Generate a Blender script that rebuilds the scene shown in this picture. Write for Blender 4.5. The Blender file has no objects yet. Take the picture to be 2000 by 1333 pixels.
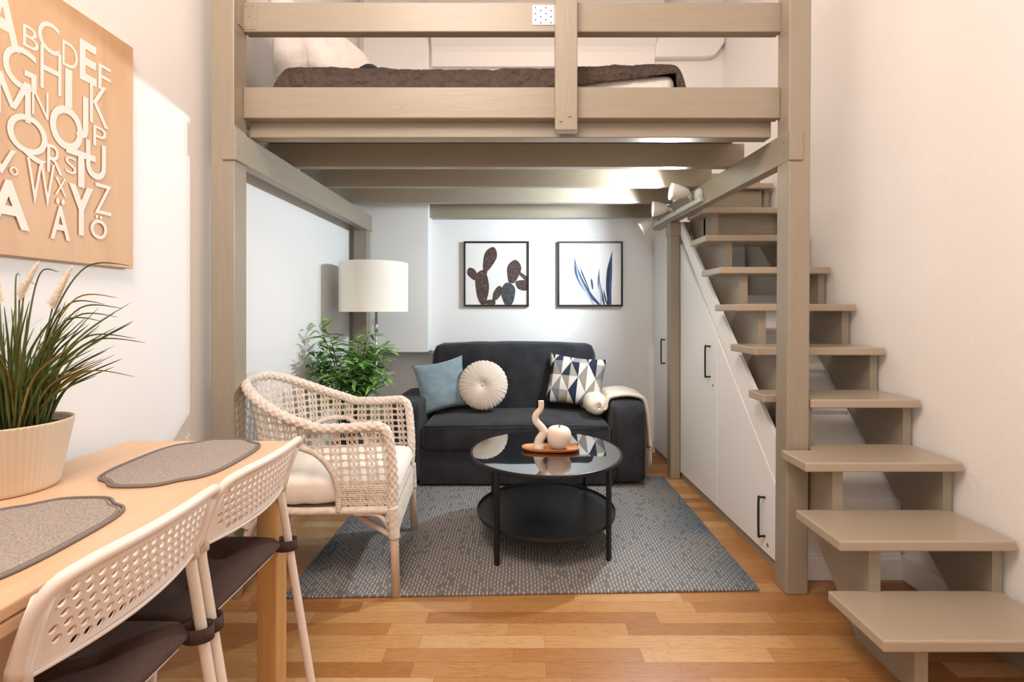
import bpy, bmesh, math, random
from mathutils import Vector, Matrix, noise
C = bpy.context
SC = C.scene
COL = SC.collection
PI = math.pi
R = math.radians
rnd = random.Random(7)

# ------------------------------------------------------------------ camera
cam_d = bpy.data.cameras.new('camera'); cam = bpy.data.objects.new('camera', cam_d); COL.objects.link(cam)
cam.location = (0, 0, 1.15); cam.rotation_euler = (R(90), 0, 0)
cam_d.sensor_width = 36; cam_d.sensor_fit = 'HORIZONTAL'; cam_d.lens = 16.74
cam_d.shift_x = -0.007; cam_d.shift_y = -0.02975; cam_d.clip_start = 0.02
SC.camera = cam
# ------------------------------------------------------------------ world / exposure
SC.view_settings.view_transform = 'Standard'
try: SC.view_settings.look = 'None'
except Exception: pass
SC.view_settings.gamma = 1; SC.view_settings.use_curve_mapping = False
SC.view_settings.exposure = 0.06
w = bpy.data.worlds.new('world'); SC.world = w; w.use_nodes = True
w.node_tree.nodes['Background'].inputs[0].default_value = (1, .87, .79, 1)
w.node_tree.nodes['Background'].inputs[1].default_value = 0.64

def lamp(name, kind, loc, energy, color, size=.1, target=None, spot=None, sy=None, blend=.6):
    d = bpy.data.lights.new(name, kind); o = bpy.data.objects.new(name, d); COL.objects.link(o)
    o.location = loc; d.energy = energy; d.color = color
    if kind == 'AREA':
        d.size = size
        if sy: d.shape = 'RECTANGLE'; d.size_y = sy
    else: d.shadow_soft_size = size
    if spot: d.spot_size = R(spot); d.spot_blend = blend
    if target is not None:
        o.rotation_euler = (Vector(target) - Vector(loc)).to_track_quat('-Z', 'Y').to_euler()
    return o
# warm ceiling light of the main room, behind and above the camera
lamp('ceiling_lamp_light', 'AREA', (-.45, .2, 3.35), 68, (1, .84, .735), 1.1, (0.3, 1.6, 0.6))
lamp('room_front_light', 'AREA', (-.1, -1.3, 2.3), 11, (1, .83, .72), 1.6, (0.1, 2.6, 1.0))  # unseen soft area light behind the camera, brightens the room from the front
lamp('loft_area_light', 'AREA', (.2, 2.6, 3.62), 13, (1, .82, .70), .7, (.2, 2.6, 0))  # unseen overhead area light above the loft bed, no fixture modelled
# cool spots of the rail below the loft
for (x, y, z, e, tx, ty, tz) in ((.868, 2.74, 1.80, 92, -1.25, 2.4, 1.5), (.848, 3.04, 1.785, 26, -1.25, 3.0, 1.3), (.84, 3.31, 1.73, 2.5, -.1, 3.85, 1.2)):
    lamp('rail_spot_light', 'SPOT', (x, y, z), e, (.80, .92, 1), .03, (tx, ty, tz), 172, blend=.3)

# ------------------------------------------------------------------ materials
def new_mat(name):
    m = bpy.data.materials.new(name); m.use_nodes = True
    return m, m.node_tree, m.node_tree.nodes['Principled BSDF']
def hexc(s):
    v = [int(s[i:i+2], 16)/255 for i in (0, 2, 4)]
    return tuple((c/12.92 if c <= .04045 else ((c+.055)/1.055)**2.4) for c in v) + (1,)
def mat(name, col, rough=.6, bump=0, bscale=40, var=0, vscale=6, stretch=(1,1,1), metal=0, spec=.5, sheen=0, trans=0, bdist=.004, detail=4):
    m, nt, b = new_mat(name)
    if isinstance(col, str): col = hexc(col)
    if len(col) == 3: col = tuple(col)+(1,)
    b.inputs['Base Color'].default_value = col
    b.inputs['Roughness'].default_value = rough; b.inputs['Metallic'].default_value = metal
    b.inputs['Specular IOR Level'].default_value = spec
    if sheen: b.inputs['Sheen Weight'].default_value = sheen
    if trans: b.inputs['Transmission Weight'].default_value = trans
    tc = nt.nodes.new('ShaderNodeTexCoord'); mp = nt.nodes.new('ShaderNodeMapping')
    mp.inputs['Scale'].default_value = stretch; nt.links.new(tc.outputs['Object'], mp.inputs[0])
    if var:
        n = nt.nodes.new('ShaderNodeTexNoise'); n.inputs['Scale'].default_value = vscale; n.inputs['Detail'].default_value = 5
        nt.links.new(mp.outputs[0], n.inputs[0])
        r = nt.nodes.new('ShaderNodeValToRGB'); r.color_ramp.elements[0].position = .3; r.color_ramp.elements[1].position = .7
        r.color_ramp.elements[0].color = tuple(c*(1-var) for c in col[:3])+(1,)
        r.color_ramp.elements[1].color = tuple(min(1, c*(1+var)) for c in col[:3])+(1,)
        nt.links.new(n.outputs[0], r.inputs[0]); nt.links.new(r.outputs[0], b.inputs['Base Color'])
    if bump:
        n = nt.nodes.new('ShaderNodeTexNoise'); n.inputs['Scale'].default_value = bscale; n.inputs['Detail'].default_value = detail
        nt.links.new(mp.outputs[0], n.inputs[0])
        bp = nt.nodes.new('ShaderNodeBump'); bp.inputs['Strength'].default_value = bump; bp.inputs['Distance'].default_value = bdist
        nt.links.new(n.outputs[0], bp.inputs['Height']); nt.links.new(bp.outputs[0], b.inputs['Normal'])
    return m
class NT:
    def __init__(s, nt): s.nt = nt
    def n(s, t, **k):
        o = s.nt.nodes.new(t)
        for a, v in k.items(): setattr(o, a, v)
        return o
    def l(s, a, b): s.nt.links.new(a, b)
    def m(s, op, a, b=None, c=None):
        o = s.nt.nodes.new('ShaderNodeMath'); o.operation = op
        for i, v in enumerate((a, b, c)):
            if v is None: continue
            if isinstance(v, (int, float)): o.inputs[i].default_value = v
            else: s.l(v, o.inputs[i])
        return o.outputs[0]
    def ramp(s, fac, stops, interp='LINEAR'):
        r = s.n('ShaderNodeValToRGB'); r.color_ramp.interpolation = interp
        e = r.color_ramp.elements
        while len(e) < len(stops): e.new(.5)
        for k, (p, c) in enumerate(stops): e[k].position = p; e[k].color = hexc(c) if isinstance(c, str) else tuple(c)+(1,)
        s.l(fac, r.inputs[0]); return r.outputs[0]
    def mix(s, f, a, b, mode='MIX'):
        o = s.n('ShaderNodeMix', data_type='RGBA', blend_type=mode)
        for i, v in ((0, f), (6, a), (7, b)):
            if isinstance(v, (int, float)): o.inputs[i].default_value = v
            elif isinstance(v, str): o.inputs[i].default_value = hexc(v)
            elif isinstance(v, tuple): o.inputs[i].default_value = v
            else: s.l(v, o.inputs[i])
        return o.outputs[2]

def floor_mat():
    m, nt, b = new_mat('oak_parquet'); g = NT(nt)
    tc = g.n('ShaderNodeTexCoord'); sp = g.n('ShaderNodeSeparateXYZ'); g.l(tc.outputs['Object'], sp.inputs[0])
    X, Y = sp.outputs[0], sp.outputs[1]
    yr = g.m('DIVIDE', Y, .0648); row = g.m('FLOOR', yr); fy = g.m('FRACT', yr)
    wn = g.n('ShaderNodeTexWhiteNoise', noise_dimensions='1D'); g.l(row, wn.inputs['W'])
    xo = g.m('ADD', g.m('DIVIDE', X, .43), g.m('MULTIPLY', wn.outputs[0], 7.3))
    col = g.m('FLOOR', xo); fx = g.m('FRACT', xo)
    cb = g.n('ShaderNodeCombineXYZ'); g.l(col, cb.inputs[0]); g.l(row, cb.inputs[1])
    w2 = g.n('ShaderNodeTexWhiteNoise', noise_dimensions='2D'); g.l(cb.outputs[0], w2.inputs['Vector'])
    base = g.ramp(w2.outputs[0], [(0, '9c6a3a'), (.3, 'ab7a48'), (.6, 'b48552'), (.85, 'bd9160'), (1, 'c7a076')])
    # grain
    gc = g.n('ShaderNodeCombineXYZ')
    g.l(g.m('MULTIPLY', X, 1.6), gc.inputs[0]); g.l(g.m('MULTIPLY', Y, 16.0), gc.inputs[1]); g.l(g.m('MULTIPLY', w2.outputs[0], 40), gc.inputs[2])
    n1 = g.n('ShaderNodeTexNoise'); n1.inputs['Scale'].default_value = 2.2; n1.inputs['Detail'].default_value = 2; n1.inputs['Distortion'].default_value = 1.2
    g.l(gc.outputs[0], n1.inputs[0])
    rings = g.m('FRACT', g.m('MULTIPLY', n1.outputs[0], 7.0))
    ringd = g.ramp(rings, [(0, (.80, .74, .68)), (.35, (1, 1, 1)), (.9, (1.0, 1.0, 1.0)), (1, (.80, .74, .68))])
    gc2 = g.n('ShaderNodeCombineXYZ'); g.l(g.m('MULTIPLY', X, 12), gc2.inputs[0]); g.l(g.m('MULTIPLY', Y, 320), gc2.inputs[1]); g.l(w2.outputs[0], gc2.inputs[2])
    n2 = g.n('ShaderNodeTexNoise'); n2.inputs['Scale'].default_value = 1.0; n2.inputs['Detail'].default_value = 3; g.l(gc2.outputs[0], n2.inputs[0])
    fine = g.ramp(n2.outputs[0], [(.3, (.86, .82, .78)), (.6, (1.03, 1.03, 1.03))])
    c = g.mix(.8, base, ringd, 'MULTIPLY'); c = g.mix(.8, c, fine, 'MULTIPLY')
    gap = g.m('MAXIMUM', g.m('LESS_THAN', fy, .02), g.m('LESS_THAN', fx, .0032))
    c = g.mix(g.m('MULTIPLY', gap, .55), c, '5a3216')
    g.l(c, b.inputs['Base Color'])
    b.inputs['Roughness'].default_value = .33
    bp = g.n('ShaderNodeBump'); bp.inputs['Strength'].default_value = .15; bp.inputs['Distance'].default_value = .001
    g.l(g.m('SUBTRACT', 1.0, gap), bp.inputs['Height']); g.l(bp.outputs[0], b.inputs['Normal'])
    return m
def rug_mat():
    m, nt, b = new_mat('rug_wool'); g = NT(nt)
    tc = g.n('ShaderNodeTexCoord'); sp = g.n('ShaderNodeSeparateXYZ'); g.l(tc.outputs['Object'], sp.inputs[0])
    X, Y = sp.outputs[0], sp.outputs[1]
    jn = g.n('ShaderNodeTexNoise'); jn.inputs['Scale'].default_value = 9; g.l(tc.outputs['Object'], jn.inputs[0])
    xx = g.m('ADD', g.m('DIVIDE', X, .0150), g.m('MULTIPLY', jn.outputs[0], 1.2))
    cx = g.m('FLOOR', xx); fx = g.m('FRACT', xx)
    yy = g.m('ADD', g.m('DIVIDE', Y, .030), g.m('MULTIPLY', g.m('MODULO', cx, 2.0), .5)); yy = g.m('ADD', yy, g.m('MULTIPLY', jn.outputs[0], .9))
    ry = g.m('FLOOR', yy); fy = g.m('FRACT', yy)
    cb = g.n('ShaderNodeCombineXYZ'); g.l(cx, cb.inputs[0]); g.l(ry, cb.inputs[1])
    wn = g.n('ShaderNodeTexWhiteNoise', noise_dimensions='2D'); g.l(cb.outputs[0], wn.inputs['Vector'])
    dash = g.m('MULTIPLY', g.m('LESS_THAN', g.m('ABSOLUTE', g.m('SUBTRACT', fx, .5)), .20), g.m('LESS_THAN', g.m('ABSOLUTE', g.m('SUBTRACT', fy, .5)), .36))
    dash = g.m('MULTIPLY', dash, g.m('GREATER_THAN', wn.outputs[0], .12))
    big = g.n('ShaderNodeTexNoise'); big.inputs['Scale'].default_value = 2.0; big.inputs['Detail'].default_value = 1; g.l(tc.outputs['Object'], big.inputs[0])
    edge = g.m('MULTIPLY', g.m('ABSOLUTE', X), 1.03)
    f = g.m('ADD', g.m('MULTIPLY', g.m('POWER', edge, 5.0), .75), g.m('MULTIPLY', g.m('SUBTRACT', big.outputs[0], .5), 1.2))
    base = g.ramp(f, [(0, '7c7876'), (.4, '747678'), (.8, '5b6a76')])
    dcol = g.ramp(f, [(0, 'cfc4b8'), (.45, 'c4beb6'), (.8, '87949b')])
    fn = g.n('ShaderNodeTexNoise'); fn.inputs['Scale'].default_value = 260; fn.inputs['Detail'].default_value = 2; g.l(tc.outputs['Object'], fn.inputs[0])
    c = g.mix(g.m('MULTIPLY', dash, g.m('ADD', .2, g.m('MULTIPLY', fn.outputs[0], .9))), base, dcol)
    c = g.mix(.7, c, g.ramp(fn.outputs[0], [(.3, (.62, .62, .62)), (.7, (1.1, 1.1, 1.1))]), 'MULTIPLY')
    g.l(c, b.inputs['Base Color']); b.inputs['Roughness'].default_value = .95; b.inputs['Specular IOR Level'].default_value = .1
    bp = g.n('ShaderNodeBump'); bp.inputs['Strength'].default_value = .8; bp.inputs['Distance'].default_value = .004
    g.l(g.m('ADD', fn.outputs[0], g.m('MULTIPLY', dash, .5)), bp.inputs['Height']); g.l(bp.outputs[0], b.inputs['Normal'])
    return m
def wood_mat(name, c1, c2, axis='Y', rough=.42, scale=1.0):
    m, nt, b = new_mat(name); g = NT(nt)
    tc = g.n('ShaderNodeTexCoord'); mp = g.n('ShaderNodeMapping'); g.l(tc.outputs['Object'], mp.inputs[0])
    s = {'X': (1.2, 14, 14), 'Y': (14, 1.2, 14), 'Z': (14, 14, 1.2)}[axis]
    mp.inputs['Scale'].default_value = tuple(v*scale for v in s)
    n = g.n('ShaderNodeTexNoise'); n.inputs['Scale'].default_value = 1; n.inputs['Detail'].default_value = 5; n.inputs['Distortion'].default_value = .8
    g.l(mp.outputs[0], n.inputs[0])
    g.l(g.ramp(n.outputs[0], [(.3, c1), (.5, c2), (.62, c1), (.75, c2)]), b.inputs['Base Color'])
    b.inputs['Roughness'].default_value = rough
    return m
def tri_mat():
    m, nt, b = new_mat('triangle_print'); g = NT(nt)
    uv = g.n('ShaderNodeUVMap'); sp = g.n('ShaderNodeSeparateXYZ'); g.l(uv.outputs[0], sp.inputs[0])
    v = g.m('MULTIPLY', sp.outputs[1], 3.5); row = g.m('FLOOR', v); fv = g.m('FRACT', v)
    u = g.m('ADD', g.m('MULTIPLY', sp.outputs[0], 3.3), g.m('ADD', g.m('MULTIPLY', row, .5), 10.2))
    fu = g.m('FRACT', u); half = g.m('FLOOR', g.m('MULTIPLY', u, 2.0))
    d = g.m('MULTIPLY', g.m('ABSOLUTE', g.m('SUBTRACT', fu, .5)), 2.0)
    inside = g.m('LESS_THAN', d, g.m('SUBTRACT', 1.0, fv))
    cb = g.n('ShaderNodeCombineXYZ'); g.l(half, cb.inputs[0]); g.l(row, cb.inputs[1]); g.l(inside, cb.inputs[2])
    wn = g.n('ShaderNodeTexWhiteNoise', noise_dimensions='3D'); g.l(cb.outputs[0], wn.inputs['Vector'])
    # one half of each triangle light, the other from the dark palette, so they alternate
    par = g.m('MODULO', g.m('ADD', half, inside), 2.0)
    dark = g.ramp(wn.outputs[0], [(0, '182034'), (.22, '6d7078'), (.45, '8e877e'), (.7, '1f2840'), (.82, '767a84')], 'CONSTANT')
    light = g.ramp(wn.outputs[0], [(0, 'd9d5cf'), (.62, 'cfc8bd'), (.85, '9a938a')], 'CONSTANT')
    c = g.mix(par, light, dark)
    g.l(c, b.inputs['Base Color']); b.inputs['Roughness'].default_value = .9
    return m

M = {}
M['wall'] = mat('wall_paint', (.86, .84, .82), .75, bump=.5, bscale=55, bdist=.003)
M['wallsmooth'] = mat('smooth_wall_paint', (.84, .83, .82), .75, bump=.12, bscale=60, bdist=.002)
M['ceil'] = mat('ceiling_paint', (.85, .83, .80), .8)
M['white'] = mat('white_laminate', (.90, .89, .88), .38)
M['trimw'] = mat('white_gloss_trim', (.82, .81, .80), .35)
M['paint'] = mat('greige_beam_paint', (.315, .268, .205), .38, bump=.12, bscale=5, stretch=(2, 20, 20), var=.04, vscale=3)
M['paintv'] = mat('greige_post_paint', (.315, .268, .205), .38, bump=.12, bscale=5, stretch=(20, 20, 2), var=.04, vscale=3)
M['painty'] = mat('greige_side_beam_paint', (.315, .268, .205), .38, bump=.12, bscale=5, stretch=(20, 2, 20), var=.04, vscale=3)
M['tread'] = mat('greige_tread_paint', (.42, .345, .262), .27, bump=.06, bscale=12)
M['knot'] = mat('knot_paint', (.27, .25, .20), .5)
M['floor'] = floor_mat(); M['rug'] = rug_mat()
M['rugback'] = mat('rug_edge', '3d5262', .95)
M['blackmetal'] = mat('black_metal', (.012, .012, .013), .42, metal=.2)
M['steel'] = mat('brushed_steel', (.55, .53, .50), .45, metal=.8)
M['zinc'] = mat('white_zinc_plate', (.85, .84, .80), .35, metal=.2)
M['hole'] = mat('dark_hole', (.03, .03, .03), .8)
M['sofa'] = mat('charcoal_cotton', (.026, .026, .030), .9, bump=.6, bscale=350, var=.3, vscale=10, sheen=.12, spec=.2, bdist=.002)
M['sofa2'] = mat('charcoal_piping', (.013, .013, .016), .9)
M['blue'] = mat('blue_velvet', '7c919a', .75, bump=.3, bscale=25, var=.14, vscale=14, sheen=.3, spec=.2, stretch=(1, 1, 2))
M['cream'] = mat('cream_velvet', 'd3c6b8', .8, bump=.2, bscale=200, sheen=.2, spec=.2)
M['tri'] = tri_mat()
M['throw'] = mat('cream_throw', 'e3d6c4', .95, bump=.8, bscale=300, spec=.1, bdist=.003)
M['canvas'] = mat('cream_canvas', 'ebe0d4', .9, bump=.5, bscale=30, spec=.1, bdist=.006)
M['wicker'] = mat('whitewashed_rattan', 'dccfc2', .6, bump=.5, bscale=160, var=.14, vscale=60)
M['rattan'] = mat('whitewashed_cane', 'd8c4b2', .5, var=.06, vscale=20)
M['shade'] = mat('cream_lampshade', 'f4f1e6', .85, bump=.2, bscale=300)
M['glass'] = mat('smoked_glass', (.22, .23, .24), .02, trans=1.0, spec=.8)
_g = M['glass'].node_tree.nodes['Principled BSDF']; _g.inputs['IOR'].default_value = 1.75; _g.inputs['Coat Weight'].default_value = 1; _g.inputs['Coat IOR'].default_value = 1.8; _g.inputs['Coat Roughness'].default_value = .02
M['tray'] = wood_mat('acacia_tray', 'a55f2f', 'c07c48', 'X')
M['ceramic'] = mat('matte_ceramic', 'e0cdbc', .6, bump=.15, bscale=300)
M['stem'] = mat('brown_stem', '4a3024', .7)
M['birch'] = wood_mat('birch_table', 'cfa985', 'd5b190', 'Y', .38)
M['birchleg'] = wood_mat('birch_leg', 'c9955c', 'd6a76c', 'Z', .4)
M['plywood'] = wood_mat('birch_plywood', 'c69d76', 'cda882', 'Z', .5, .5)
M['letter'] = mat('white_lettering', 'e8d8cc', .5)
M['whiteplastic'] = mat('white_plastic', 'e6d8cd', .42)
M['whitetube'] = mat('white_lacquered_tube', 'e6d5c6', .35)
M['taupe'] = mat('taupe_stripe', '54443e', .95, bump=.4, bscale=12, stretch=(40, 4, 1), var=.12, vscale=16, spec=.1)
M['matgrey'] = mat('grey_placemat', '9c9189', .9, bump=.9, bscale=230, var=.35, vscale=260, spec=.15, bdist=.002)
M['matedge'] = mat('placemat_edge', '776d66', .9, bump=.3, bscale=300)
M['pot'] = mat('cream_ribbed_pot', 'dfccb4', .5)
M['soil'] = mat('dark_soil', (.03, .022, .015), .95, bump=1, bscale=60)
M['potgrey'] = mat('grey_planter', (.42, .42, .40), .6)
M['grass'] = mat('green_grass_blade', (.095, .125, .028), .5, var=.4, vscale=9)
M['grassy'] = mat('yellow_grass_blade', (.30, .19, .035), .5)
M['plume'] = mat('cream_plume', 'ecdcc4', .95, bump=1, bscale=120)
M['leaf'] = mat('bamboo_leaf', (.16, .32, .07), .5, var=.45, vscale=18)
M['leafd'] = mat('bamboo_leaf_dark', (.08, .20, .05), .5, var=.3, vscale=18)
M['stalk'] = mat('bamboo_stalk', (.05, .06, .02), .6)
M['quilt'] = mat('brown_quilt', '584b45', .9, bump=1, bscale=26, var=.12, vscale=30, spec=.15, bdist=.035)
M['linen'] = mat('white_linen', (.72, .68, .65), .9, bump=.5, bscale=7, bdist=.06)
M['paper'] = mat('print_paper', 'ebe9e6', .6)
M['cactus'] = mat('cactus_print_brown', '4a3832', .7, var=.25, vscale=40)
M['cactusg'] = mat('cactus_print_grey', '3d4147', .7, var=.25, vscale=40)
M['spine'] = mat('cactus_print_spine', 'b9aaa0', .7)
M['agave'] = mat('agave_print_blue', '3c4f7c', .7, var=.3, vscale=30)
M['agaved'] = mat('agave_print_dark', '20293e', .7)
M['agavel'] = mat('agave_print_light', 'a7bed2', .7)
M['spotw'] = mat('white_spot_enamel', (.75, .74, .72), .35)
m_, nt_, b_ = new_mat('lit_bulb'); M['bulb'] = m_
b_.inputs['Emission Color'].default_value = (.9, .95, 1, 1); b_.inputs['Emission Strength'].default_value = 8

# ------------------------------------------------------------------ mesh builder
class MB:
    def __init__(s): s.v = []; s.f = []; s.m = []; s.uv = {}
    def add(s, vs, fs, mi=0):
        b = len(s.v); s.v += [tuple(v) for v in vs]
        s.f += [tuple(b+i for i in f) for f in fs]; s.m += [mi]*len(fs)
        return s
    def box(s, x0, x1, y0, y1, z0, z1, mi=0):
        vs = [(x0,y0,z0),(x1,y0,z0),(x1,y1,z0),(x0,y1,z0),(x0,y0,z1),(x1,y0,z1),(x1,y1,z1),(x0,y1,z1)]
        return s.add(vs, [(0,3,2,1),(4,5,6,7),(0,1,5,4),(1,2,6,5),(2,3,7,6),(3,0,4,7)], mi)
    def prism(s, pts, d0, d1, axis='X', mi=0):      # polygon extruded along an axis
        def q(p, d): return {'X': (d, p[0], p[1]), 'Y': (p[0], d, p[1]), 'Z': (p[0], p[1], d)}[axis]
        n = len(pts); vs = [q(p, d0) for p in pts] + [q(p, d1) for p in pts]
        fs = [tuple(range(n-1, -1, -1)), tuple(range(n, 2*n))] + [(i, (i+1) % n, n+(i+1) % n, n+i) for i in range(n)]
        return s.add(vs, fs, mi)
    def grid(s, fn, nu, nv, mi=0, closeu=False):
        vs = [fn(i/nu, j/nv) for i in range(nu+(0 if closeu else 1)) for j in range(nv+1)]
        fs = []
        cnt = nu if closeu else nu+1
        for i in range(nu):
            for j in range(nv):
                a = i*(nv+1)+j; b = ((i+1) % cnt)*(nv+1)+j
                fs.append((a, b, b+1, a+1))
        return s.add(vs, fs, mi)
    def lathe(s, prof, c=(0,0,0), n=32, mi=0, rf=None):
        def fn(u, v):
            k = v*(len(prof)-1); i = min(int(k+1e-6), len(prof)-1); r, z = prof[i]
            a = u*2*PI; rr = r*(rf(a, i) if rf else 1)
            return (c[0]+rr*math.cos(a), c[1]+rr*math.sin(a), c[2]+z)
        return s.grid(fn, n, len(prof)-1, mi, True)
    def tube(s, pts, r=.01, n=8, mi=0, cap=True, rf=None, flat=1.0, closed=False):
        P = [Vector(p) for p in pts]; L = len(P)
        if L < 2: return s
        T = [((P[(i+1) % L] - P[i-1]) if closed else (P[min(i+1, L-1)] - P[max(i-1, 0)])).normalized() for i in range(L)]
        up = Vector((0, 0, 1)) if abs(T[0].z) < .9 else Vector((1, 0, 0))
        N = (up - T[0]*up.dot(T[0])).normalized(); vs = []; d = 0
        for i in range(L):
            if i: d += (P[i]-P[i-1]).length
            N = (N - T[i]*N.dot(T[i])).normalized(); B = T[i].cross(N)
            ri = r(i/(L-1)) if callable(r) else r
            for k in range(n):
                a = 2*PI*k/n; q = ri*(rf(a, d) if rf else 1)
                vs.append(P[i] + N*(q*math.cos(a)*flat) + B*(q*math.sin(a)))
        fs = []
        for i in range(L if closed else L-1):
            j = (i+1) % L
            for k in range(n): fs.append((i*n+k, i*n+(k+1) % n, j*n+(k+1) % n, j*n+k))
        if cap and not closed: fs += [tuple(range(n-1, -1, -1)), tuple(range((L-1)*n, L*n))]
        return s.add(vs, fs, mi)
    def xf(s, fn): s.v = [tuple(fn(*v)) for v in s.v]; return s
    def build(s, name, mats, parent=None, off=None, smooth=False, bevel=0, bseg=2, subsurf=0, uvf=None, solid=0, merge=False):
        if not isinstance(mats, (list, tuple)): mats = [mats]
        if off is None:
            if parent is None:
                xs = [v[0] for v in s.v]; ys = [v[1] for v in s.v]; zs = [v[2] for v in s.v]
                off = ((min(xs)+max(xs))/2, (min(ys)+max(ys))/2, min(zs))
            else: off = world_off(parent)
        me = bpy.data.meshes.new(name)
        me.from_pydata([(v[0]-off[0], v[1]-off[1], v[2]-off[2]) for v in s.v], [], s.f)
        for m in mats: me.materials.append(m)
        me.polygons.foreach_set('material_index', s.m)
        bm = bmesh.new(); bm.from_mesh(me)
        if merge: bmesh.ops.remove_doubles(bm, verts=bm.verts, dist=.0002)
        bmesh.ops.recalc_face_normals(bm, faces=bm.faces)
        if uvf:
            lay = bm.loops.layers.uv.new('UVMap')
            for f in bm.faces:
                for lp in f.loops:
                    co = lp.vert.co; lp[lay].uv = uvf(co.x+off[0], co.y+off[1], co.z+off[2])
        bm.to_mesh(me); bm.free()
        if smooth: me.polygons.foreach_set('use_smooth', [True]*len(me.polygons))
        o = bpy.data.objects.new(name, me); COL.objects.link(o)
        if parent is None: o.location = off
        else: o.parent = parent
        if solid: d = o.modifiers.new('s', 'SOLIDIFY'); d.thickness = solid; d.offset = 0
        if bevel:
            d = o.modifiers.new('b', 'BEVEL'); d.width = bevel; d.segments = bseg; d.limit_method = 'ANGLE'; d.angle_limit = R(40)
            if not smooth:
                for p in me.polygons: p.use_smooth = False
        if subsurf: d = o.modifiers.new('u', 'SUBSURF'); d.levels = subsurf; d.render_levels = subsurf
        return o
def world_off(o):
    v = Vector((0, 0, 0))
    while o is not None: v += o.location; o = o.parent
    return v
def box(*a): return MB().box(*a)
def thing(name, label, cat, loc, group=None, rz=0):
    o = bpy.data.objects.new(name, None); COL.objects.link(o); o.location = loc; o.rotation_euler = (0, 0, rz)
    o.empty_display_size = .05; o['label'] = label; o['category'] = cat
    if group: o['group'] = group
    return o
def tag(o, label, cat, group=None):
    o['label'] = label; o['category'] = cat
    if group: o['group'] = group
    return o
def struct(o): o['kind'] = 'structure'; return o
def lerp(a, b, t): return a+(b-a)*t
def sm(t): t = max(0, min(1, t)); return t*t*(3-2*t)
def spline(pts, n=10):      # Catmull-Rom through points
    P = [Vector(p) for p in pts]; out = []
    for i in range(len(P)-1):
        p0 = P[max(i-1, 0)]; p1 = P[i]; p2 = P[i+1]; p3 = P[min(i+2, len(P)-1)]
        for k in range(n):
            t = k/n
            out.append(.5*((2*p1)+(p2-p0)*t+(2*p0-5*p1+4*p2-p3)*t*t+(3*p1-p0-3*p2+p3)*t**3))
    out.append(P[-1]); return out

# ------------------------------------------------------------------ room
LW, RW, BW, CH, FY = -1.29, 1.65, 3.85, 3.75, -2.2
struct(box(LW-.1, RW+.1, FY, BW+.1, -.05, 0).build('floor', M['floor'], off=(0,0,0)))
struct(box(LW-.12, LW, FY, BW+.12, 0, CH).build('wall_left', M['wallsmooth']))
struct(box(RW, RW+.12, FY, BW+.12, 0, CH).build('wall_right', M['wall']))
struct(box(LW, RW, BW, BW+.12, 0, CH).build('wall_back', M['wallsmooth']))
struct(box(LW-.12, RW+.12, FY, BW+.12, CH, CH+.1).build('ceiling', M['ceil']))
# boxed-in duct low in the left back corner
struct(box(LW, -.70, 3.68, BW, .826, 2.6).build('trim_1', M['wallsmooth'], bevel=.006))
# rounded lintel and short ledge high on the back wall behind the loft bed
def lint(x0, x1, z0, z1, d, name, rise=0):
    mb = MB(); prof = [(BW, z0), (BW-.03, z0), (BW-.036, z0+.11), (BW-.05, z0+.15), (BW-.085, z0+.20), (BW-.15, z0+.27), (BW-.26, z0+.35), (BW-.4, z0+.40), (BW-.4, CH), (BW, CH)]
    mb.prism(prof, x0, x1, 'X'); return struct(mb.build(name, M['wall'], bevel=.004))
lint(-.70, 1.09, 3.11, 3.40, .12, 'trim_2')
mb = MB(); prof = [(1.09, 3.17), (1.52, 3.175), (1.57, 3.195), (1.64, 3.29), (1.64, 3.34), (1.09, 3.34)]
mb.prism(prof, BW-.06, BW, 'Y'); struct(mb.build('trim_3', M['wall'], bevel=.012, bseg=3))
struct(box(-1.255, -.72, BW-.05, BW, 2.6, 3.72).build('trim_4', M['wall'], bevel=.02, bseg=4))
struct(box(RW-.018, RW, .9, 2.03, 0, .11).build('baseboard_right', M['trimw'], bevel=.004))
struct(box(LW, LW+.015, 2.1, 3.55, 0, .08).build('baseboard_left', M['trimw'], bevel=.004))
struct(box(-1.275, 1.0, BW-.015, BW, 0, .08).build('baseboard_back', M['trimw'], bevel=.004))

# ------------------------------------------------------------------ loft bed structure
loft = thing('loft_frame', 'greige painted timber loft bed frame on posts above the sofa', 'loft bed', (0, 2.8, 0))
HT = 2.95
def lean(x, y, z): return (x + (.006*z if x > 0 else -.0), y, z)
for (x0, x1, y0, y1, zt) in ((-1.245, -1.15, 1.92, 2.01, HT), (-1.245, -1.15, 3.59, 3.675, 1.88)):
    box(x0, x1, y0, y1, 0, zt).build('post', M['paintv'], loft, bevel=.004)
box(1.078, 1.168, 1.923, 2.012, 0, HT).xf(lean).build('post', M['paintv'], loft, bevel=.006)
box(1.034, 1.100, 3.25, 3.335, 0, 1.76).build('post', M['paintv'], loft, bevel=.004)
def rb(x, y, z): return (x-.0425*(y-1.92), y, z)
box(-1.195, -1.138, 1.912, 3.70, 1.757, 1.879).build('side_beam', M['painty'], loft, bevel=.003)
box(1.088, 1.143, 1.915, 3.62, 1.757, 1.879).xf(rb).build('side_beam', M['painty'], loft, bevel=.003)
box(1.03, 1.17, 3.245, 3.345, 1.66, 1.755).build('beam_block', M['painty'], loft, bevel=.003)
box(-1.15, 1.089, 1.985, 2.03, 1.953, 2.083).build('front_board', M['paint'], loft, bevel=.004)
box(-1.15, 1.075, 2.03, 2.09, 1.888, 1.985).build('front_beam', M['paint'], loft, bevel=.004)
box(-1.15, 1.093, 1.985, 2.03, 2.313, 2.437).build('guard_rail', M['paint'], loft, bevel=.004)
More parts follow.
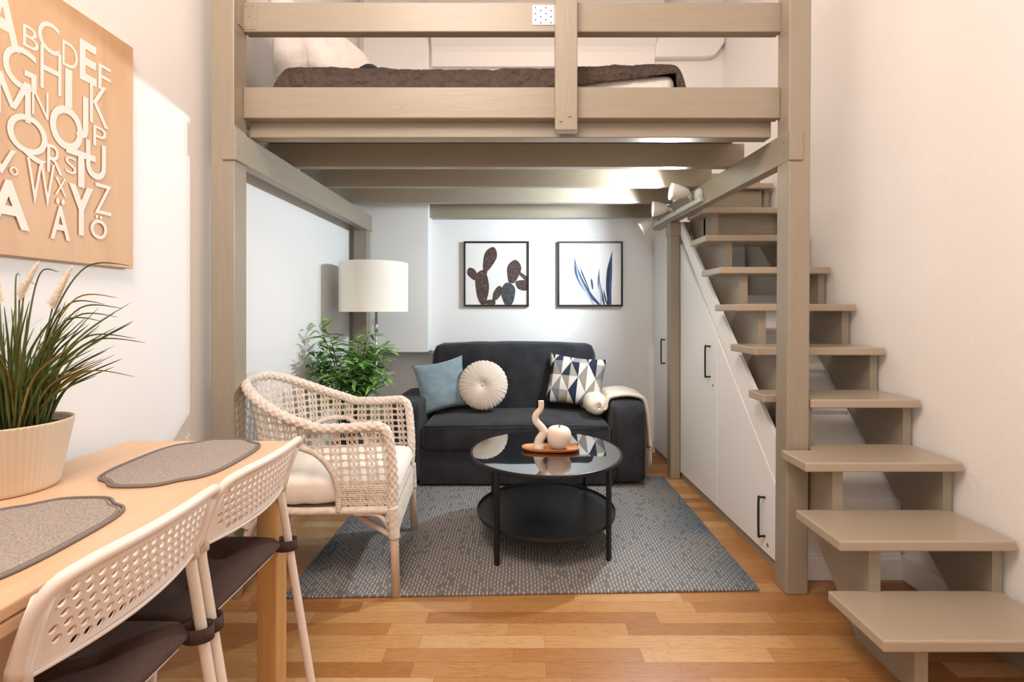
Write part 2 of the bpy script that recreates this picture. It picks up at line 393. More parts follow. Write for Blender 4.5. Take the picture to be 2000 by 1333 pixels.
box(.147, .238, 1.94, 1.985, 1.886, 2.95).build('rail_post', M['paintv'], loft, bevel=.004)
for (y, x1) in ((2.415, 1.143), (2.80, 1.134), (3.217, 1.04), (3.725, 1.04)):
    box(-1.275, x1, y, y+.045, 1.8795, 1.999).build('joist', M['paint'], loft, bevel=.003)
box(-1.275, 1.08, 2.03, 3.84, 2.0, 2.022).build('deck', M['paint'], loft)
def dots(mb, pts, r, axis, d, h=.002, mi=0, n=10):
    for p in pts:
        c = [(p[0]+r*math.cos(2*PI*k/n), p[1]+r*math.sin(2*PI*k/n)) for k in range(n)]
        mb.prism(c, d, d+h, axis, mi)
pl = box(.055, .146, 1.982, 1.985, 2.340, 2.423).build('mending_plate', M['zinc'], loft, bevel=.001)
mb = MB(); dots(mb, [(.068+.0215*i, 2.349+.0125*j) for i in range(4) for j in range(6) if (i+j) % 2], .003, 'Y', 1.981, .0012)
mb.build('nail_hole', M['hole'], pl)
br = MB(); br.box(-1.15, -1.095, 1.983, 1.985, 2.322, 2.43); br.box(-1.1495, -1.147, 1.945, 1.985, 2.322, 2.43)
br = br.build('angle_bracket', M['paint'], loft, bevel=.0008)
for p in [(-1.14, 2.335), (-1.11, 2.335), (-1.14, 2.42), (-1.11, 2.42), (-1.125, 2.378)]:
    mb = MB(); dots(mb, [p], .0035, 'Y', 1.9815, .0015); mb.build('screw_head', M['knot'], br)
for (p) in ((.17, 1.925), (.205, 1.945)):
    mb = MB(); dots(mb, [p], .006, 'Y', 1.936, .004); mb.build('bolt_head', M['paintv'], loft)
for (y, z) in ((1.955, 1.845), (1.955, 1.79)):
    mb = MB(); dots(mb, [(y, z)], .005, 'X', -1.138, .002); mb.build('screw_head', M['steel'], loft)
for (y, z) in ((1.955, 1.845), (1.955, 1.79)):
    mb = MB(); dots(mb, [(y, z)], .005, 'X', 1.084, .002); mb.build('screw_head', M['steel'], loft)
for (x, z) in ((-.98, 2.0), (-.49, 2.0), (.02, 1.995), (.31, 1.99), (.71, 1.985), (1.04, 1.99)):
    mb = MB(); mb.add([(x-.012, 1.9845, z), (x, 1.9845, z-.003), (x+.012, 1.9845, z), (x, 1.9845, z+.002)], [(0, 1, 2, 3)])
    mb.build('knot_mark', M['knot'], loft)

# ------------------------------------------------------------------ stairs
st = thing('staircase', 'open-riser greige wooden staircase running up along the right wall', 'stairs', (1.35, 2.2, 0))
GO, RI, Y0 = .187, .197, 1.372
for k in range(10):
    y = Y0+k*GO; z = (k+1)*RI; xr = 1.633; xl = 1.05
    if k == 2: pts = [(xl, y), (xr, y), (xr, y+.25), (1.183, y+.25), (1.183, y+.165), (xl, y+.165)]
    elif k == 3: pts = [(1.183, y), (xr, y), (xr, y+.25), (xl, y+.25), (xl, y+.115), (1.183, y+.115)]
    else: pts = [(xl, y), (xr, y), (xr, y+.25), (xl, y+.25)]
    if k >= 8: pts = [(1.10, y), (xr, y), (xr, y+.25), (1.10, y+.25)]
    MB().prism(pts, z-.035, z, 'Z').build('tread', M['tread'], st, bevel=.006, bseg=3)
def stringer_profile(n=10):
    p = [(Y0+.05, 0)]
    for k in range(n):
        y = Y0+k*GO+.05; z = (k+1)*RI-.035
        p += [(y, z), (y+GO, z)] if k < n-1 else [(y, z), (y+.2, z)]
    ye = p[-1][0]; p.append((ye, 1.05*(ye-1.663))); p.append((1.663, 0)); return p
def stringer(x0, x1, nm):
    # as separate quads so the concave outline stays clean
    mb = MB(); mb.prism([(Y0+.05, 0), (1.663, 0), (Y0+.05+GO, 0), (Y0+.05+GO, RI-.035), (Y0+.05, RI-.035)][0:1]+[(Y0+.05+GO, 0), (Y0+.05+GO, RI-.035), (Y0+.05, RI-.035)], x0, x1)
    for k in range(1, 10):
        y = Y0+k*GO+.05; zt = (k+1)*RI-.035; y2 = y+GO
        b0 = max(0, 1.05*(y-1.663)); b1 = 1.05*(y2-1.663)
        if b0 <= 0 and b1 > 0: pts = [(y, 0), (1.663, 0), (y2, b1), (y2, zt), (y, zt)]
        else: pts = [(y, b0), (y2, b1), (y2, zt), (y, zt)]
        mb.prism(pts, x0, x1)
    o = mb.build(nm, M['painty'], st); return o
stringer(1.181, 1.221, 'stringer'); stringer(1.598, 1.631, 'stringer')
box(1.181, 1.631, 3.02, 3.05, 1.58, 1.738).build('riser_board', M['paint'], st, bevel=.002)
box(1.221, 1.598, 2.96, 2.975, 1.61, 1.738).build('riser_board', M['paint'], st)
box(1.10, 1.58, 3.10, 3.145, 1.80, 1.93).build('header_board', M['paint'], st, bevel=.003)
box(1.10, 1.58, 3.12, 3.16, 1.94, 2.05).build('header_board', M['paint'], st, bevel=.003)

# ------------------------------------------------------------------ under-stair cupboard and tall cupboard
def cs(x, y, z): return (x-.019*(y-2.07), y, z)
cab = thing('under_stair_cupboard', 'white under-stair cupboard with slanted doors and black bar handles', 'cupboard', (1.3, 2.7, 0))
box(1.132, 1.175, 2.02, 3.25, 0, .045).xf(cs).build('plinth', M['painty'], cab)
def zl(y): return .378+1.045*(y-2.07)
def door(y0, y1, par, top=None, zcap=1.65):
    pts = [(y0, .052), (y1, .052), (y1, min(zl(y1), zcap)), (y0, zl(y0))] if top is None else [(y0, .052), (y1, .052), (y1, top), (y0, top)]
    return MB().prism(pts, 1.12, 1.138, 'X').xf(cs).build('door', M['white'], par, bevel=.0015)
def handle(par, y, z, h=.176):
    x = 1.12-.019*(y-2.07)
    pts = spline([(x, y, z-h/2), (x-.024, y, z-h/2), (x-.030, y, z-h/2+.008), (x-.030, y, z+h/2-.008), (x-.024, y, z+h/2), (x, y, z+h/2)], 4)
    MB().tube(pts, .0052, 8).build('handle', M['blackmetal'], par, smooth=True)
def lock(par, y, z):
    x = 1.12-.019*(y-2.07)
    mb = MB(); c = [(y+.009*math.cos(2*PI*k/16), z+.009*math.sin(2*PI*k/16)) for k in range(16)]
    mb.prism(c, x-.003, x, 'X', 0); mb.box(x-.0036, x-.0029, y-.001, y+.001, z-.005, z+.005, 1)
    mb.build('lock', [M['steel'], M['hole']], par)
d = door(2.668+.002, 3.243, cab); handle(d, 2.757, .855); lock(d, 2.72, .722)
d = door(2.04, 2.664, cab); handle(d, 2.165, .212); lock(d, 2.14, .095)
mb = MB(); mb.prism([(2.02, zl(2.02)+.004), (3.24, 1.652), (3.24, 1.752), (2.02, zl(2.02)+.205)], 1.122, 1.140, 'X').xf(cs)
mb.build('slanted_trim', M['white'], cab)
mb = MB()      # carcass: stepped, sloping lid that follows the stair and a front end panel with skirting
prof = [(2.045, 0), (2.045, .345)]
y, z = 2.045, .345
while y < 3.0:
    prof += [(y+.015, z+.0), (y+.115, z+.105), (y+.10, z+.12)]; y += .115; z += .118
prof += [(3.8, z-.02), (3.8, 0)]
prof = [(2.045, 0), (2.045, .345), (2.9, 1.243), (3.4, 1.243), (3.4, 0)]
mb.prism(prof, 1.142, 1.64, 'X')
mb.box(1.180, 1.64, 2.030, 2.047, 0, .088)
mb.box(1.180, 1.64, 2.036, 2.047, .088, .10)
for k in range(5):
    yy = 2.16+k*.17; zz = .345+1.05*(yy-2.045)
    mb.prism([(yy, zz-.01), (yy+.03, zz+.0315-.01), (yy+.012, zz+.05), (yy-.018, zz+.0185)], 1.225, 1.595, 'X')
mb.build('carcass', M['white'], cab)
tall = thing('tall_cupboard', 'tall white cupboard with a black handle behind the rear post', 'cupboard', (1.3, 3.6, 0))
box(1.132, 1.175, 3.34, 3.845, 0, .045).xf(cs).build('plinth', M['painty'], tall)
d = door(3.345, 3.838, tall, top=1.74); handle(d, 3.56, .844); lock(d, 3.50, .715)
box(1.142, 1.64, 3.405, 3.845, 0.0, 1.74).xf(cs).build('body', M['white'], tall)
box(1.040, 1.103, 3.838, 3.8495, .09, .87).build('trim_strip', M['white'], tall)

# ------------------------------------------------------------------ spot rail on the right side beam
def bx(y): return 1.088-.0425*(y-1.92)
rail = thing('spotlight_rail', 'white three-headed spotlight rail screwed to the right side beam', 'spotlights', (1.03, 3.1, 1.76))
MB().prism([(bx(2.72)-.022, 2.72), (bx(2.72)-.0005, 2.72), (bx(3.58)-.0005, 3.58), (bx(3.58)-.022, 3.58)], 1.775, 1.803, 'Z').build('bar', M['spotw'], rail, bevel=.003)
def cone_along(mb, a, b, r0, r1, n=24, mi=0, flare=1.0, cap=True):
    pts = [Vector(a).lerp(Vector(b), t) for t in (0, .06, .25, .5, .75, 1)]
    mb.tube(pts, lambda t: lerp(r0, r1, t**flare), n, mi, cap)
mb = MB(); mb.tube([(bx(2.76)-.001, 2.76, 1.823), (bx(2.76)-.02, 2.76, 1.823), (bx(2.76)-.03, 2.76, 1.823)], lambda t: .036-.012*t*t, 28); mb.build('wall_plate', M['spotw'], rail, smooth=True, bevel=.002)
for (m_, t_, bpos) in (((.878, 2.765, 1.842), (.985, 2.76, 1.832), (bx(2.84)-.02, 2.84, 1.803)), ((.860, 3.07, 1.805), (.955, 3.06, 1.808), (bx(3.12)-.02, 3.12, 1.80)), ((.862, 3.36, 1.725), (.94, 3.34, 1.775), (bx(3.42)-.02, 3.42, 1.80))):
    m_ = Vector(m_); t_ = Vector(t_); ax = (m_-t_)
    mb = MB(); P = [t_, t_+ax*.03, t_+ax*.12, t_+ax*.35, t_+ax*.65, t_+ax*.9, m_]
    rr = [.006, .017, .024, .034, .043, .0475, .048]
    mb.tube(P, lambda t, rr=rr: rr[int(round(t*6))], 28, cap=False)
    h = mb.build('spot_head', M['spotw'], rail, smooth=True, solid=.0025)
    q = t_+ax*.5; mb = MB(); mb.lathe([(.001, -.016), (.012, -.012), (.017, 0), (.012, .012), (.001, .016)], q, 12); mb.build('bulb', M['bulb'], h, smooth=True)
    b_ = Vector(bpos); mid = t_.lerp(b_, .5)+Vector((0, .0, .004))
    MB().tube([t_, mid, b_], .007, 10).tube([mid-Vector((0, .014, 0)), mid+Vector((0, .014, 0))], .010, 12).build('swivel_arm', M['spotw'], rail, smooth=True)

# ------------------------------------------------------------------ bedding on the loft
mt = box(-1.10, .705, 2.135, 3.05, 2.023, 2.217).build('mattress', M['linen'], bevel=.04, bseg=5)
tag(mt, 'white mattress on the loft showing under the raised quilt hem', 'mattress')
def quilt():
    mb = MB(); nx, nt_ = 200, 40
    def fn(u, v):
        x = lerp(-1.125, .762, u)
        rise = sm((x-.20)/.46)*.085
        # end flaps
        le = sm((x+1.125)/.13); re = sm((.762-x)/.09)
        top = 2.232 + .020*sm((x-.2)/.4) + .004*math.sin(x*5)
        top = lerp(2.055, top, math.sqrt(max(0, 1-(1-min(le, 1))**2)))
        top = lerp(2.05, top, math.sqrt(max(0, 1-(1-min(re, 1))**2)))
        bot = 2.045+sm((x+.05)/.3)*.106+max(0, x-.265)*.128
        if x > .705: bot = 2.045
        bot = min(bot, top-.006)
        if v < .3: s = v/.3; z = lerp(bot, top-.02, s); y = 2.122-.006*math.sin(s*PI)
        elif v < .45: s = (v-.3)/.15; a = s*PI/2; z = top-.02+.02*math.sin(a); y = 2.122+.025*(1-math.cos(a))
        else: s = (v-.45)/.55; z = top; y = 2.147+s*.92
        p = Vector((x*9, y*9, z*16)); k = noise.noise(p)*.004+noise.noise(p*2.3)*.003
        seam = -.006*math.exp(-((((x+5) % .105)-.05)/.006)**2)
        if v < .45: y -= k*1.6+seam+.004
        z += k*(1 if v > .3 else .3)
        return (x, y, z)
    mb.grid(fn, nx, nt_); o = mb.build('quilt', M['quilt'], smooth=True, solid=.008)
    tag(o, 'dark brown quilted bedspread spread over the loft mattress', 'quilt')
quilt()
def pillow_mesh(w, h, t, n=22, pinch=.10, seed=0, wr=.006):
    mb = MB()
    for sgn in (1, -1):
        def fn(u, v):
            a, b = 2*u-1, 2*v-1
            ed = (1-abs(a)**2.6)*(1-abs(b)**2.6); th = t/2*max(0, ed)**.45
            sx = 1-pinch*(1-abs(b)**2)*abs(a)**2*1.0; sz = 1-pinch*(1-abs(a)**2)*abs(b)**2
            k = noise.noise(Vector((a*2.3+seed, b*2.3, sgn)))*wr*min(1, ed*2)
            return (a*w/2*sx, sgn*(th+k), b*h/2*sz)
        mb.grid(fn, n, n)
    return mb
def place(mb, loc, rx=0, ry=0, rz=0):
    Mx = Matrix.Translation(loc) @ Matrix.Rotation(rz, 4, 'Z') @ Matrix.Rotation(rx, 4, 'X') @ Matrix.Rotation(ry, 4, 'Y')
    return mb.xf(lambda x, y, z: Mx @ Vector((x, y, z)))
p1 = place(pillow_mesh(.50, .50, .15, seed=3), (-1.075, 2.45, 2.45), R(-10), R(4), R(72)).build('bed_pillow', M['linen'], smooth=True, merge=True)
tag(p1, 'white bed pillow nearest the guard rail at the left end of the loft bed', 'pillow', 'white pillows on the loft bed')
p2 = place(pillow_mesh(.54, .5, .15, seed=9), (-.93, 2.52, 2.43), R(-24), R(0), R(66)).build('bed_pillow', M['linen'], smooth=True, merge=True)
tag(p2, 'white bed pillow leaning behind the other one on the loft bed', 'pillow', 'white pillows on the loft bed')
mb = MB(); mb.lathe([(.001, .085), (.03, .082), (.055, .06), (.062, .03), (.06, .0), (.001, 0)], (-.70, 2.24, 2.215), 20)
tag(mb.build('dark_cushion_roll', mat('dark_blue_grey_cloth', (.04, .045, .055), .8), smooth=True), 'small dark grey rounded bundle peeking over the quilt beside the pillows', 'bundle')

# ------------------------------------------------------------------ rug
mb = MB(); mb.prism([(-.940, 1.893), (.986, 1.948), (.992, 3.27), (-.935, 3.22)], 0, .012, 'Z')
o = mb.build('rug', M['rug'], bevel=.005, bseg=2, off=(.02, 2.58, 0)); tag(o, 'blue-grey flat woven rug with pale dashes under the coffee table', 'rug')

# ------------------------------------------------------------------ sofa
sofa = thing('sofa', 'charcoal fabric two-seat sofa against the back wall', 'sofa', (-.02, 3.4, 0))
def rbox(x0, x1, y0, y1, z0, z1, r, name, mt, par, seg=5, puff=0, n=10):
    mb = MB()
    mb.box(x0, x1, y0, y1, z0, z1)
    o = mb.build(name, mt, par, bevel=r, bseg=seg, smooth=True)
    return o
def cushion_block(x0, x1, y0, y1, z0, z1, r, puff, seed=0, nx=40, ny=24, wr=.004, slope=0):
    # rounded block with a crowned, slightly creased surface: superellipsoid in the two cross directions
    wr *= 1.7; mb = MB(); cx, cy, cz = (x0+x1)/2, (y0+y1)/2, (z0+z1)/2; hx, hy, hz = (x1-x0)/2, (y1-y0)/2, (z1-z0)/2
    def fn(u, v):
        # u around the x axis (yz loop), v along x
        a = u*2*PI; k = 2*v-1
        e = 1-max(0, (abs(k)*hx-(hx-r))/r) ** 2 if abs(k)*hx > hx-r else 1
        e = math.sqrt(max(e, 0)); sh = r*(1-e)
        ca, sa = math.cos(a), math.sin(a); p = .24
        yy = math.copysign(abs(ca)**p, ca); zz = math.copysign(abs(sa)**p, sa)
        y = cy+(hy-sh)*yy; z = cz+(hz-sh)*zz
        if zz > 0: z += puff*(1-k*k)*(1-yy*yy)*zz
        if yy < 0: y -= puff*.5*(1-k*k)*(1-zz*zz)
        w_ = noise.noise(Vector((k*4+seed, y*5, z*5)))*wr
        z += w_*zz + slope*(cy-y); y += w_*.6*yy
        return (cx+k*hx, y, z)
    mb.grid(fn, ny*4, nx, closeu=True)
    n = len(mb.v); loops = ny*4
    mb.add([], [])
    mb.f.append(tuple(i*(nx+1) for i in range(loops))); mb.m.append(0)
    mb.f.append(tuple(i*(nx+1)+nx for i in reversed(range(loops)))); mb.m.append(0)
    return mb
cushion_block(-.632, .597, 3.06, 3.60, .235, .415, .03, .03, 2, slope=.0).build('seat_cushion', M['sofa'], sofa, smooth=True)
box(-.645, .612, 3.075, 3.72, .025, .245).build('skirt', M['sofa'], sofa, bevel=.008)
cushion_block(-.655, .577, 3.52, 3.78, .36, .895, .07, .02, 6).xf(lambda x, y, z: (x, y+.10*(z-.4)*.4, z)).build('backrest', M['sofa'], sofa, smooth=True)
def arm(x0, x1):
    o = cushion_block(x0, x1, 3.05, 3.79, .028, .55, .02, .004, x0, wr=.003).build('armrest', M['sofa'], sofa, smooth=True)
    return o
arm(-.855, -.642); arm(.606, .815)
# piping
mb = MB(); mb.tube([(-.612, 3.058, .403), (-.3, 3.049, .411), (0, 3.047, .415), (.3, 3.049, .411), (.578, 3.058, .403)], .0042, 6)
mb.tube(spline([(-.64, 3.585, .50), (-.632, 3.585, .80), (-.60, 3.588, .855), (-.54, 3.592, .868), (0, 3.58, .884), (.46, 3.592, .868), (.53, 3.588, .855), (.557, 3.585, .80), (.562, 3.585, .50)], 6), .0045, 6)
mb.build('piping', M['sofa2'], sofa, smooth=True)
mb = MB()
for x in (.628, .795): mb.tube([(x, 3.046, .04), (x, 3.044, .53)], .003, 6)
mb.build('arm_seam', M['sofa2'], sofa, smooth=True)

# ------------------------------------------------------------------ sofa cushions
o = place(pillow_mesh(.365, .365, .13, seed=1, pinch=.12), (-.545, 3.37, .62), R(-14), R(-11), R(10)).build('square_cushion', M['blue'], smooth=True, merge=True)
tag(o, 'square dusty blue velvet cushion at the left end of the sofa', 'cushion')
rc = MB(); RR = .172
prof = []
for k in range(25):
    a = -PI/2+PI*k/24; r = RR*math.cos(a)**.8 if k not in (0, 24) else .002; z = .052*math.sin(a)
    dimp = -.022*math.exp(-(r/.028)**2)
    prof.append((max(r, .002), z + (dimp if z > 0 else -dimp)))
rc.lathe(prof, (0, 0, 0), 216, rf=lambda a, i: 1+.012*math.cos(a*36+1.2*math.sin(a*7)))
vs = []
for (x, y, z) in rc.v:
    r = math.hypot(x, y); a = math.atan2(y, x)
    if r > .01: z += math.copysign(.0052*min(1, r/.07)*math.cos(a*36+1.2*math.sin(a*7)), z)
    vs.append((x, y, z))
rc.v = vs
Mx = Matrix.Translation((-.252, 3.335, .628)) @ Matrix.Rotation(R(-12), 4, 'X') @ Matrix.Rotation(R(90), 4, 'X')
rc.xf(lambda x, y, z: Mx @ Vector((x, y, z)))
rt = thing('round_cushion', 'round cream pleated cushion with a gathered centre on the sofa', 'cushion', (-.252, 3.335, .455))
rc.build('pleated_cover', M['cream'], rt, smooth=True)
bt = MB(); bt.lathe([(.001, .008), (.008, .006), (.012, 0), (.001, -.004)], (0, 0, .034), 14); bt.xf(lambda x, y, z: Mx @ Vector((x, y, z))); bt.build('button', M['cream'], rt, smooth=True)
MT = Matrix.Translation((.405, 3.42, .645)) @ Matrix.Rotation(R(-10), 4, 'Z') @ Matrix.Rotation(R(-14), 4, 'X') @ Matrix.Rotation(R(6), 4, 'Y'); MTi = MT.inverted()
def uvt(x, y, z):
    p = MTi @ Vector((x, y, z)); return (p.x/.40+.5, p.z/.36+.5)
o = place(pillow_mesh(.415, .36, .13, seed=5, pinch=.09), (.405, 3.42, .645), R(-14), R(6), R(-10)).build('square_cushion', M['tri'], smooth=True, merge=True, uvf=uvt)
tag(o, 'square cushion printed with navy, grey and white triangles', 'cushion')

# ------------------------------------------------------------------ throw over the right arm
th = thing('throw_blanket', 'cream fringed throw blanket draped over the right sofa arm', 'blanket', (.75, 3.25, .2))
path = spline([(.53, 0, .545), (.50, 0, .520), (.50, 0, .49), (.53, 0, .475), (.57, 0, .488), (.585, 0, .53), (.56, 0, .565), (.52, 0, .572), (.48, 0, .56), (.455, 0, .52), (.465, 0, .475), (.51, 0, .452), (.56, 0, .462), (.592, 0, .50), (.60, 0, .555), (.62, 0, .580), (.70, 0, .588), (.80, 0, .580), (.838, 0, .555), (.850, 0, .48), (.862, 0, .36), (.872, 0, .24)], 5)
NP = len(path)-1
def tf(u, v):
    i = u*NP; k = int(min(i, NP-1)); p = path[k].lerp(path[k+1], i-k)
    y = lerp(3.16, 3.47, v); t = p.x
    y = y + (.06*(u-.6)*(1 if v > .5 else .2))
    n_ = noise.noise(Vector((p.x*9, v*5, p.z*7)))
    f = sm((u-.8)/.2)
    e = math.sqrt(max(0, 1-(1-min(1, v/.28))**2))*sm((.72-u)/.1)+(1-sm((.72-u)/.1)); e = .25+.75*e
    bf = 1-sm((p.x-.555)/.06)*(1 if u > .6 else 0); e = 1-(1-e)*bf; p = Vector((.535+(p.x-.535)*e, 0, .512+(p.z-.512)*e))
    return (p.x+n_*(.008+.010*(1-sm((p.x-.58)/.05)))+.012*f*math.sin(v*17), y, p.z+n_*.006)
MB().grid(tf, 130, 26).build('cloth', M['throw'], th, smooth=True, solid=.022)
fr = MB()
for k in range(30):
    v = k/29; y = lerp(3.175, 3.50, v); x = .874+.012*math.sin(v*17)
    l = .14+rnd.uniform(-.02, .03); dx, dy = rnd.uniform(-.012, .012), rnd.uniform(-.012, .012)
    fr.tube(spline([(x, y, .245), (x+dx*.3, y+dy*.6, .245-l*.4), (x+dx, y+dy, .245-l)], 3), lambda t: .0048*(1-.45*t), 5)
    fr.tube([(x, y, .232), (x, y, .216)], .0065, 6)
fr.build('fringe', M['throw'], th, smooth=True)

# ------------------------------------------------------------------ coffee table
CX, CY = .134, 2.392
ct = thing('coffee_table', 'round smoked-glass coffee table with black metal legs and lower shelf', 'coffee table', (CX, CY, .012))
mb = MB(); mb.lathe([(.001, .4385), (.366, .4385), (.369, .4405), (.369, .4475), (.367, .4495), (.001, .4495)], (CX, CY, 0), 96)
mb.build('glass_top', M['glass'], ct)
mb = MB(); mb.lathe([(.371, .432), (.377, .436), (.377, .448), (.371, .4505), (.3695, .4505), (.3695, .438), (.355, .437), (.355, .432), (.371, .432)], (CX, CY, 0), 96); mb.build('rim', M['blackmetal'], ct, smooth=False)
mb = MB(); mb.lathe([(.001, .432), (.352, .432), (.352, .4375), (.001, .4375)], (CX, CY, 0), 96); mb.build('under_plate', mat('dark_backing', (.028, .030, .032), .5), ct)
mb = MB(); mb.lathe([(.001, .150), (.338, .150), (.344, .153), (.344, .168), (.340, .168), (.338, .156), (.001, .156)], (CX, CY, 0), 96); mb.build('shelf', mat('black_shelf', (.010, .011, .013), .38), ct)
for a in (228.5, 321, 48.5, 141):
    c, s_ = math.cos(R(a)), math.sin(R(a)); px, py = CX+.353*c, CY+.353*s_
    mb = MB(); mb.box(-.009, .009, -.011, .011, .012, .436)
    q = Matrix.Translation((px, py, 0)) @ Matrix.Rotation(R(a), 4, 'Z'); mb.xf(lambda x, y, z: q @ Vector((x, y, z)))
    mb.build('leg', M['blackmetal'], ct, bevel=.002)
# tray, candle holder, apple
mb = MB(); N = 48
def ov(r, k): a = 2*PI*k/N; return (r*.145*math.copysign(abs(math.cos(a))**.8, math.cos(a)), (r*.062+.0)*math.copysign(abs(math.sin(a))**.85, math.sin(a)))
ZT = .4505
rings = [(.80, 0), (.93, .003), (1.0, .012), (1.0, .017), (.96, .018), (.93, .014), (.85, .009), (.02, .009)]
vs = []
for (r, z) in rings:
    for k in range(N):
        x, y = ov(r, k); vs.append((x, y, ZT+z))
fs = [tuple(range(N-1, -1, -1))]
for j in range(len(rings)-1):
    for k in range(N): fs.append((j*N+k, j*N+(k+1) % N, (j+1)*N+(k+1) % N, (j+1)*N+k))
fs.append(tuple(range((len(rings)-1)*N, len(rings)*N)))
mb.add(vs, fs); q = Matrix.Translation((.157, 2.39, 0)) @ Matrix.Rotation(R(-4), 4, 'Z'); mb.xf(lambda x, y, z: q @ Vector((x, y, z)))
tag(mb.build('serving_tray', M['tray'], smooth=False, bevel=.001), 'small oval wooden tray on the glass coffee table', 'tray')
def PP(px, py, Y): return ((px-1014)/930*Y, Y, 1.15-(py-607)*Y/930)
# squiggle: centreline read off as metres
cl = [(.096, .462), (.098, .480), (.103, .505), (.119, .530), (.124, .549), (.110, .571), (.089, .594), (.082, .616), (.090, .637), (.104, .652), (.111, .668), (.111, .700)]
pts = spline([(x-.002, 2.375, z) for x, z in cl], 6)
mb = MB(); mb.tube(pts, lambda t: .0245-.0105*min(1, t*1.15), 24)
mb.tube([(.098, 2.375, ZT+.0095), (.098, 2.375, ZT+.012), (.098, 2.375, .485)], .0265, 24)
tag(mb.build('squiggle_candle_holder', M['ceramic'], smooth=True), 'wavy cream ceramic candle holder standing on the tray', 'candle holder')
ap = thing('ceramic_apple', 'cream ceramic apple with a thin brown stem on the tray', 'ornament', (.198, 2.385, ZT+.009))
prof = [(.004, .0035), (.018, 0), (.033, .003), (.048, .017), (.058, .039), (.062, .062), (.060, .082), (.051, .099), (.036, .108), (.022, .108), (.010, .100), (.001, .094)]
P2 = spline([(r, 0, z) for r, z in prof], 3)
mb = MB(); mb.lathe([(p.x, p.z) for p in P2], (.198, 2.385, ZT+.0095), 40, rf=lambda a, i: 1+.012*math.cos(5*a)); mb.build('body', M['ceramic'], ap, smooth=True)
MB().tube([(.198, 2.385, ZT+.10), (.199, 2.383, ZT+.115), (.207, 2.380, ZT+.137)], lambda t: .0022+.001*t, 6).build('stem', M['stem'], ap, smooth=True)

# ------------------------------------------------------------------ floor lamp
fl = thing('floor_lamp', 'floor lamp with a large cream drum shade behind the green plant', 'floor lamp', (-1.0, 3.28, 0))
mb = MB()
for r in (.229, .2275):
    pass
mb.lathe([(.229, 1.142), (.229, 1.146), (.229, 1.30), (.229, 1.474), (.229, 1.478), (.2265, 1.478), (.2265, 1.142), (.229, 1.142)], (-1.0, 3.28, 0), 72); mb.build('lamp_shade', M['shade'], fl, smooth=False)
for p in fl.children[0].data.polygons: p.use_smooth = True
mb = MB(); mb.tube([(-.985, 3.28, .02), (-.985, 3.28, 1.25)], .0085, 12); mb.tube([(-.985, 3.28, 1.0), (-.985, 3.28, 1.07)], .013, 12); mb.build('pole', M['steel'], fl, smooth=True)
MB().tube([(-.985, 3.272, 1.10), (-1.0, 3.262, 1.085), (-1.006, 3.26, 1.06)], .003, 6).build('switch', M['steel'], fl)
mb = MB(); mb.tube([(-1.2, 3.28, 1.45), (-.8, 3.28, 1.45)], .002, 6); mb.tube([(-1.0, 3.08, 1.45), (-1.0, 3.48, 1.45)], .002, 6); mb.tube([(-.985, 3.28, 1.25), (-.995, 3.28, 1.45)], .006, 8); mb.build('shade_ring', M['steel'], fl)
mb = MB(); mb.lathe([(.001, 0), (.13, 0), (.135, .006), (.13, .014), (.02, .022), (.001, .022)], (-.985, 3.28, 0), 40); mb.build('base', M['steel'], fl, smooth=True)

# ------------------------------------------------------------------ bamboo plant
bp = thing('potted_bamboo', 'bushy green bamboo-leaf plant in a grey planter behind the wicker chair', 'plant', (-1.02, 2.86, 0))
mb = MB(); mb.lathe([(.001, 0), (.095, 0), (.10, .01), (.13, .36), (.133, .37), (.125, .37), (.12, .34), (.001, .34)], (-1.02, 2.86, 0), 40); mb.build('planter', M['potgrey'], bp, smooth=False, bevel=.001)
mb = MB(); mb.lathe([(.12, .345), (.06, .352), (.001, .352)], (-1.02, 2.86, 0), 24); mb.build('soil', M['soil'], bp)
stalks = MB(); lv = MB(); r2 = random.Random(21)
def leaf(mb, p, d, L, wd, mi, droop):
    d = d.normalized(); side = d.cross(Vector((0, 0, 1)))
    if side.length < .1: side = Vector((1, 0, 0))
    side.normalize(); side = (side + Vector((0, 0, r2.uniform(-.5, .5)))).normalized()
    vs = []; prof = [0, .55, .95, 1, .8, .45, 0]
    for i, k in enumerate(prof):
        t = i/6; c = p + d*(L*t) + Vector((0, 0, -droop*L*t*t))
        up = side.cross(d)*.12*wd*k
        if i in (0, 6): vs.append(c)
        else: vs += [c-side*wd*k/2+up, c, c+side*wd*k/2+up]
    fs = [(0, 1, 2), (0, 2, 3)]
    for i in range(4):
        a = 1+3*i; fs += [(a, a+3, a+4, a+1), (a+1, a+4, a+5, a+2)]
    fs += [(13, 16, 14), (14, 16, 15)]
    mb.add(vs, fs, mi)
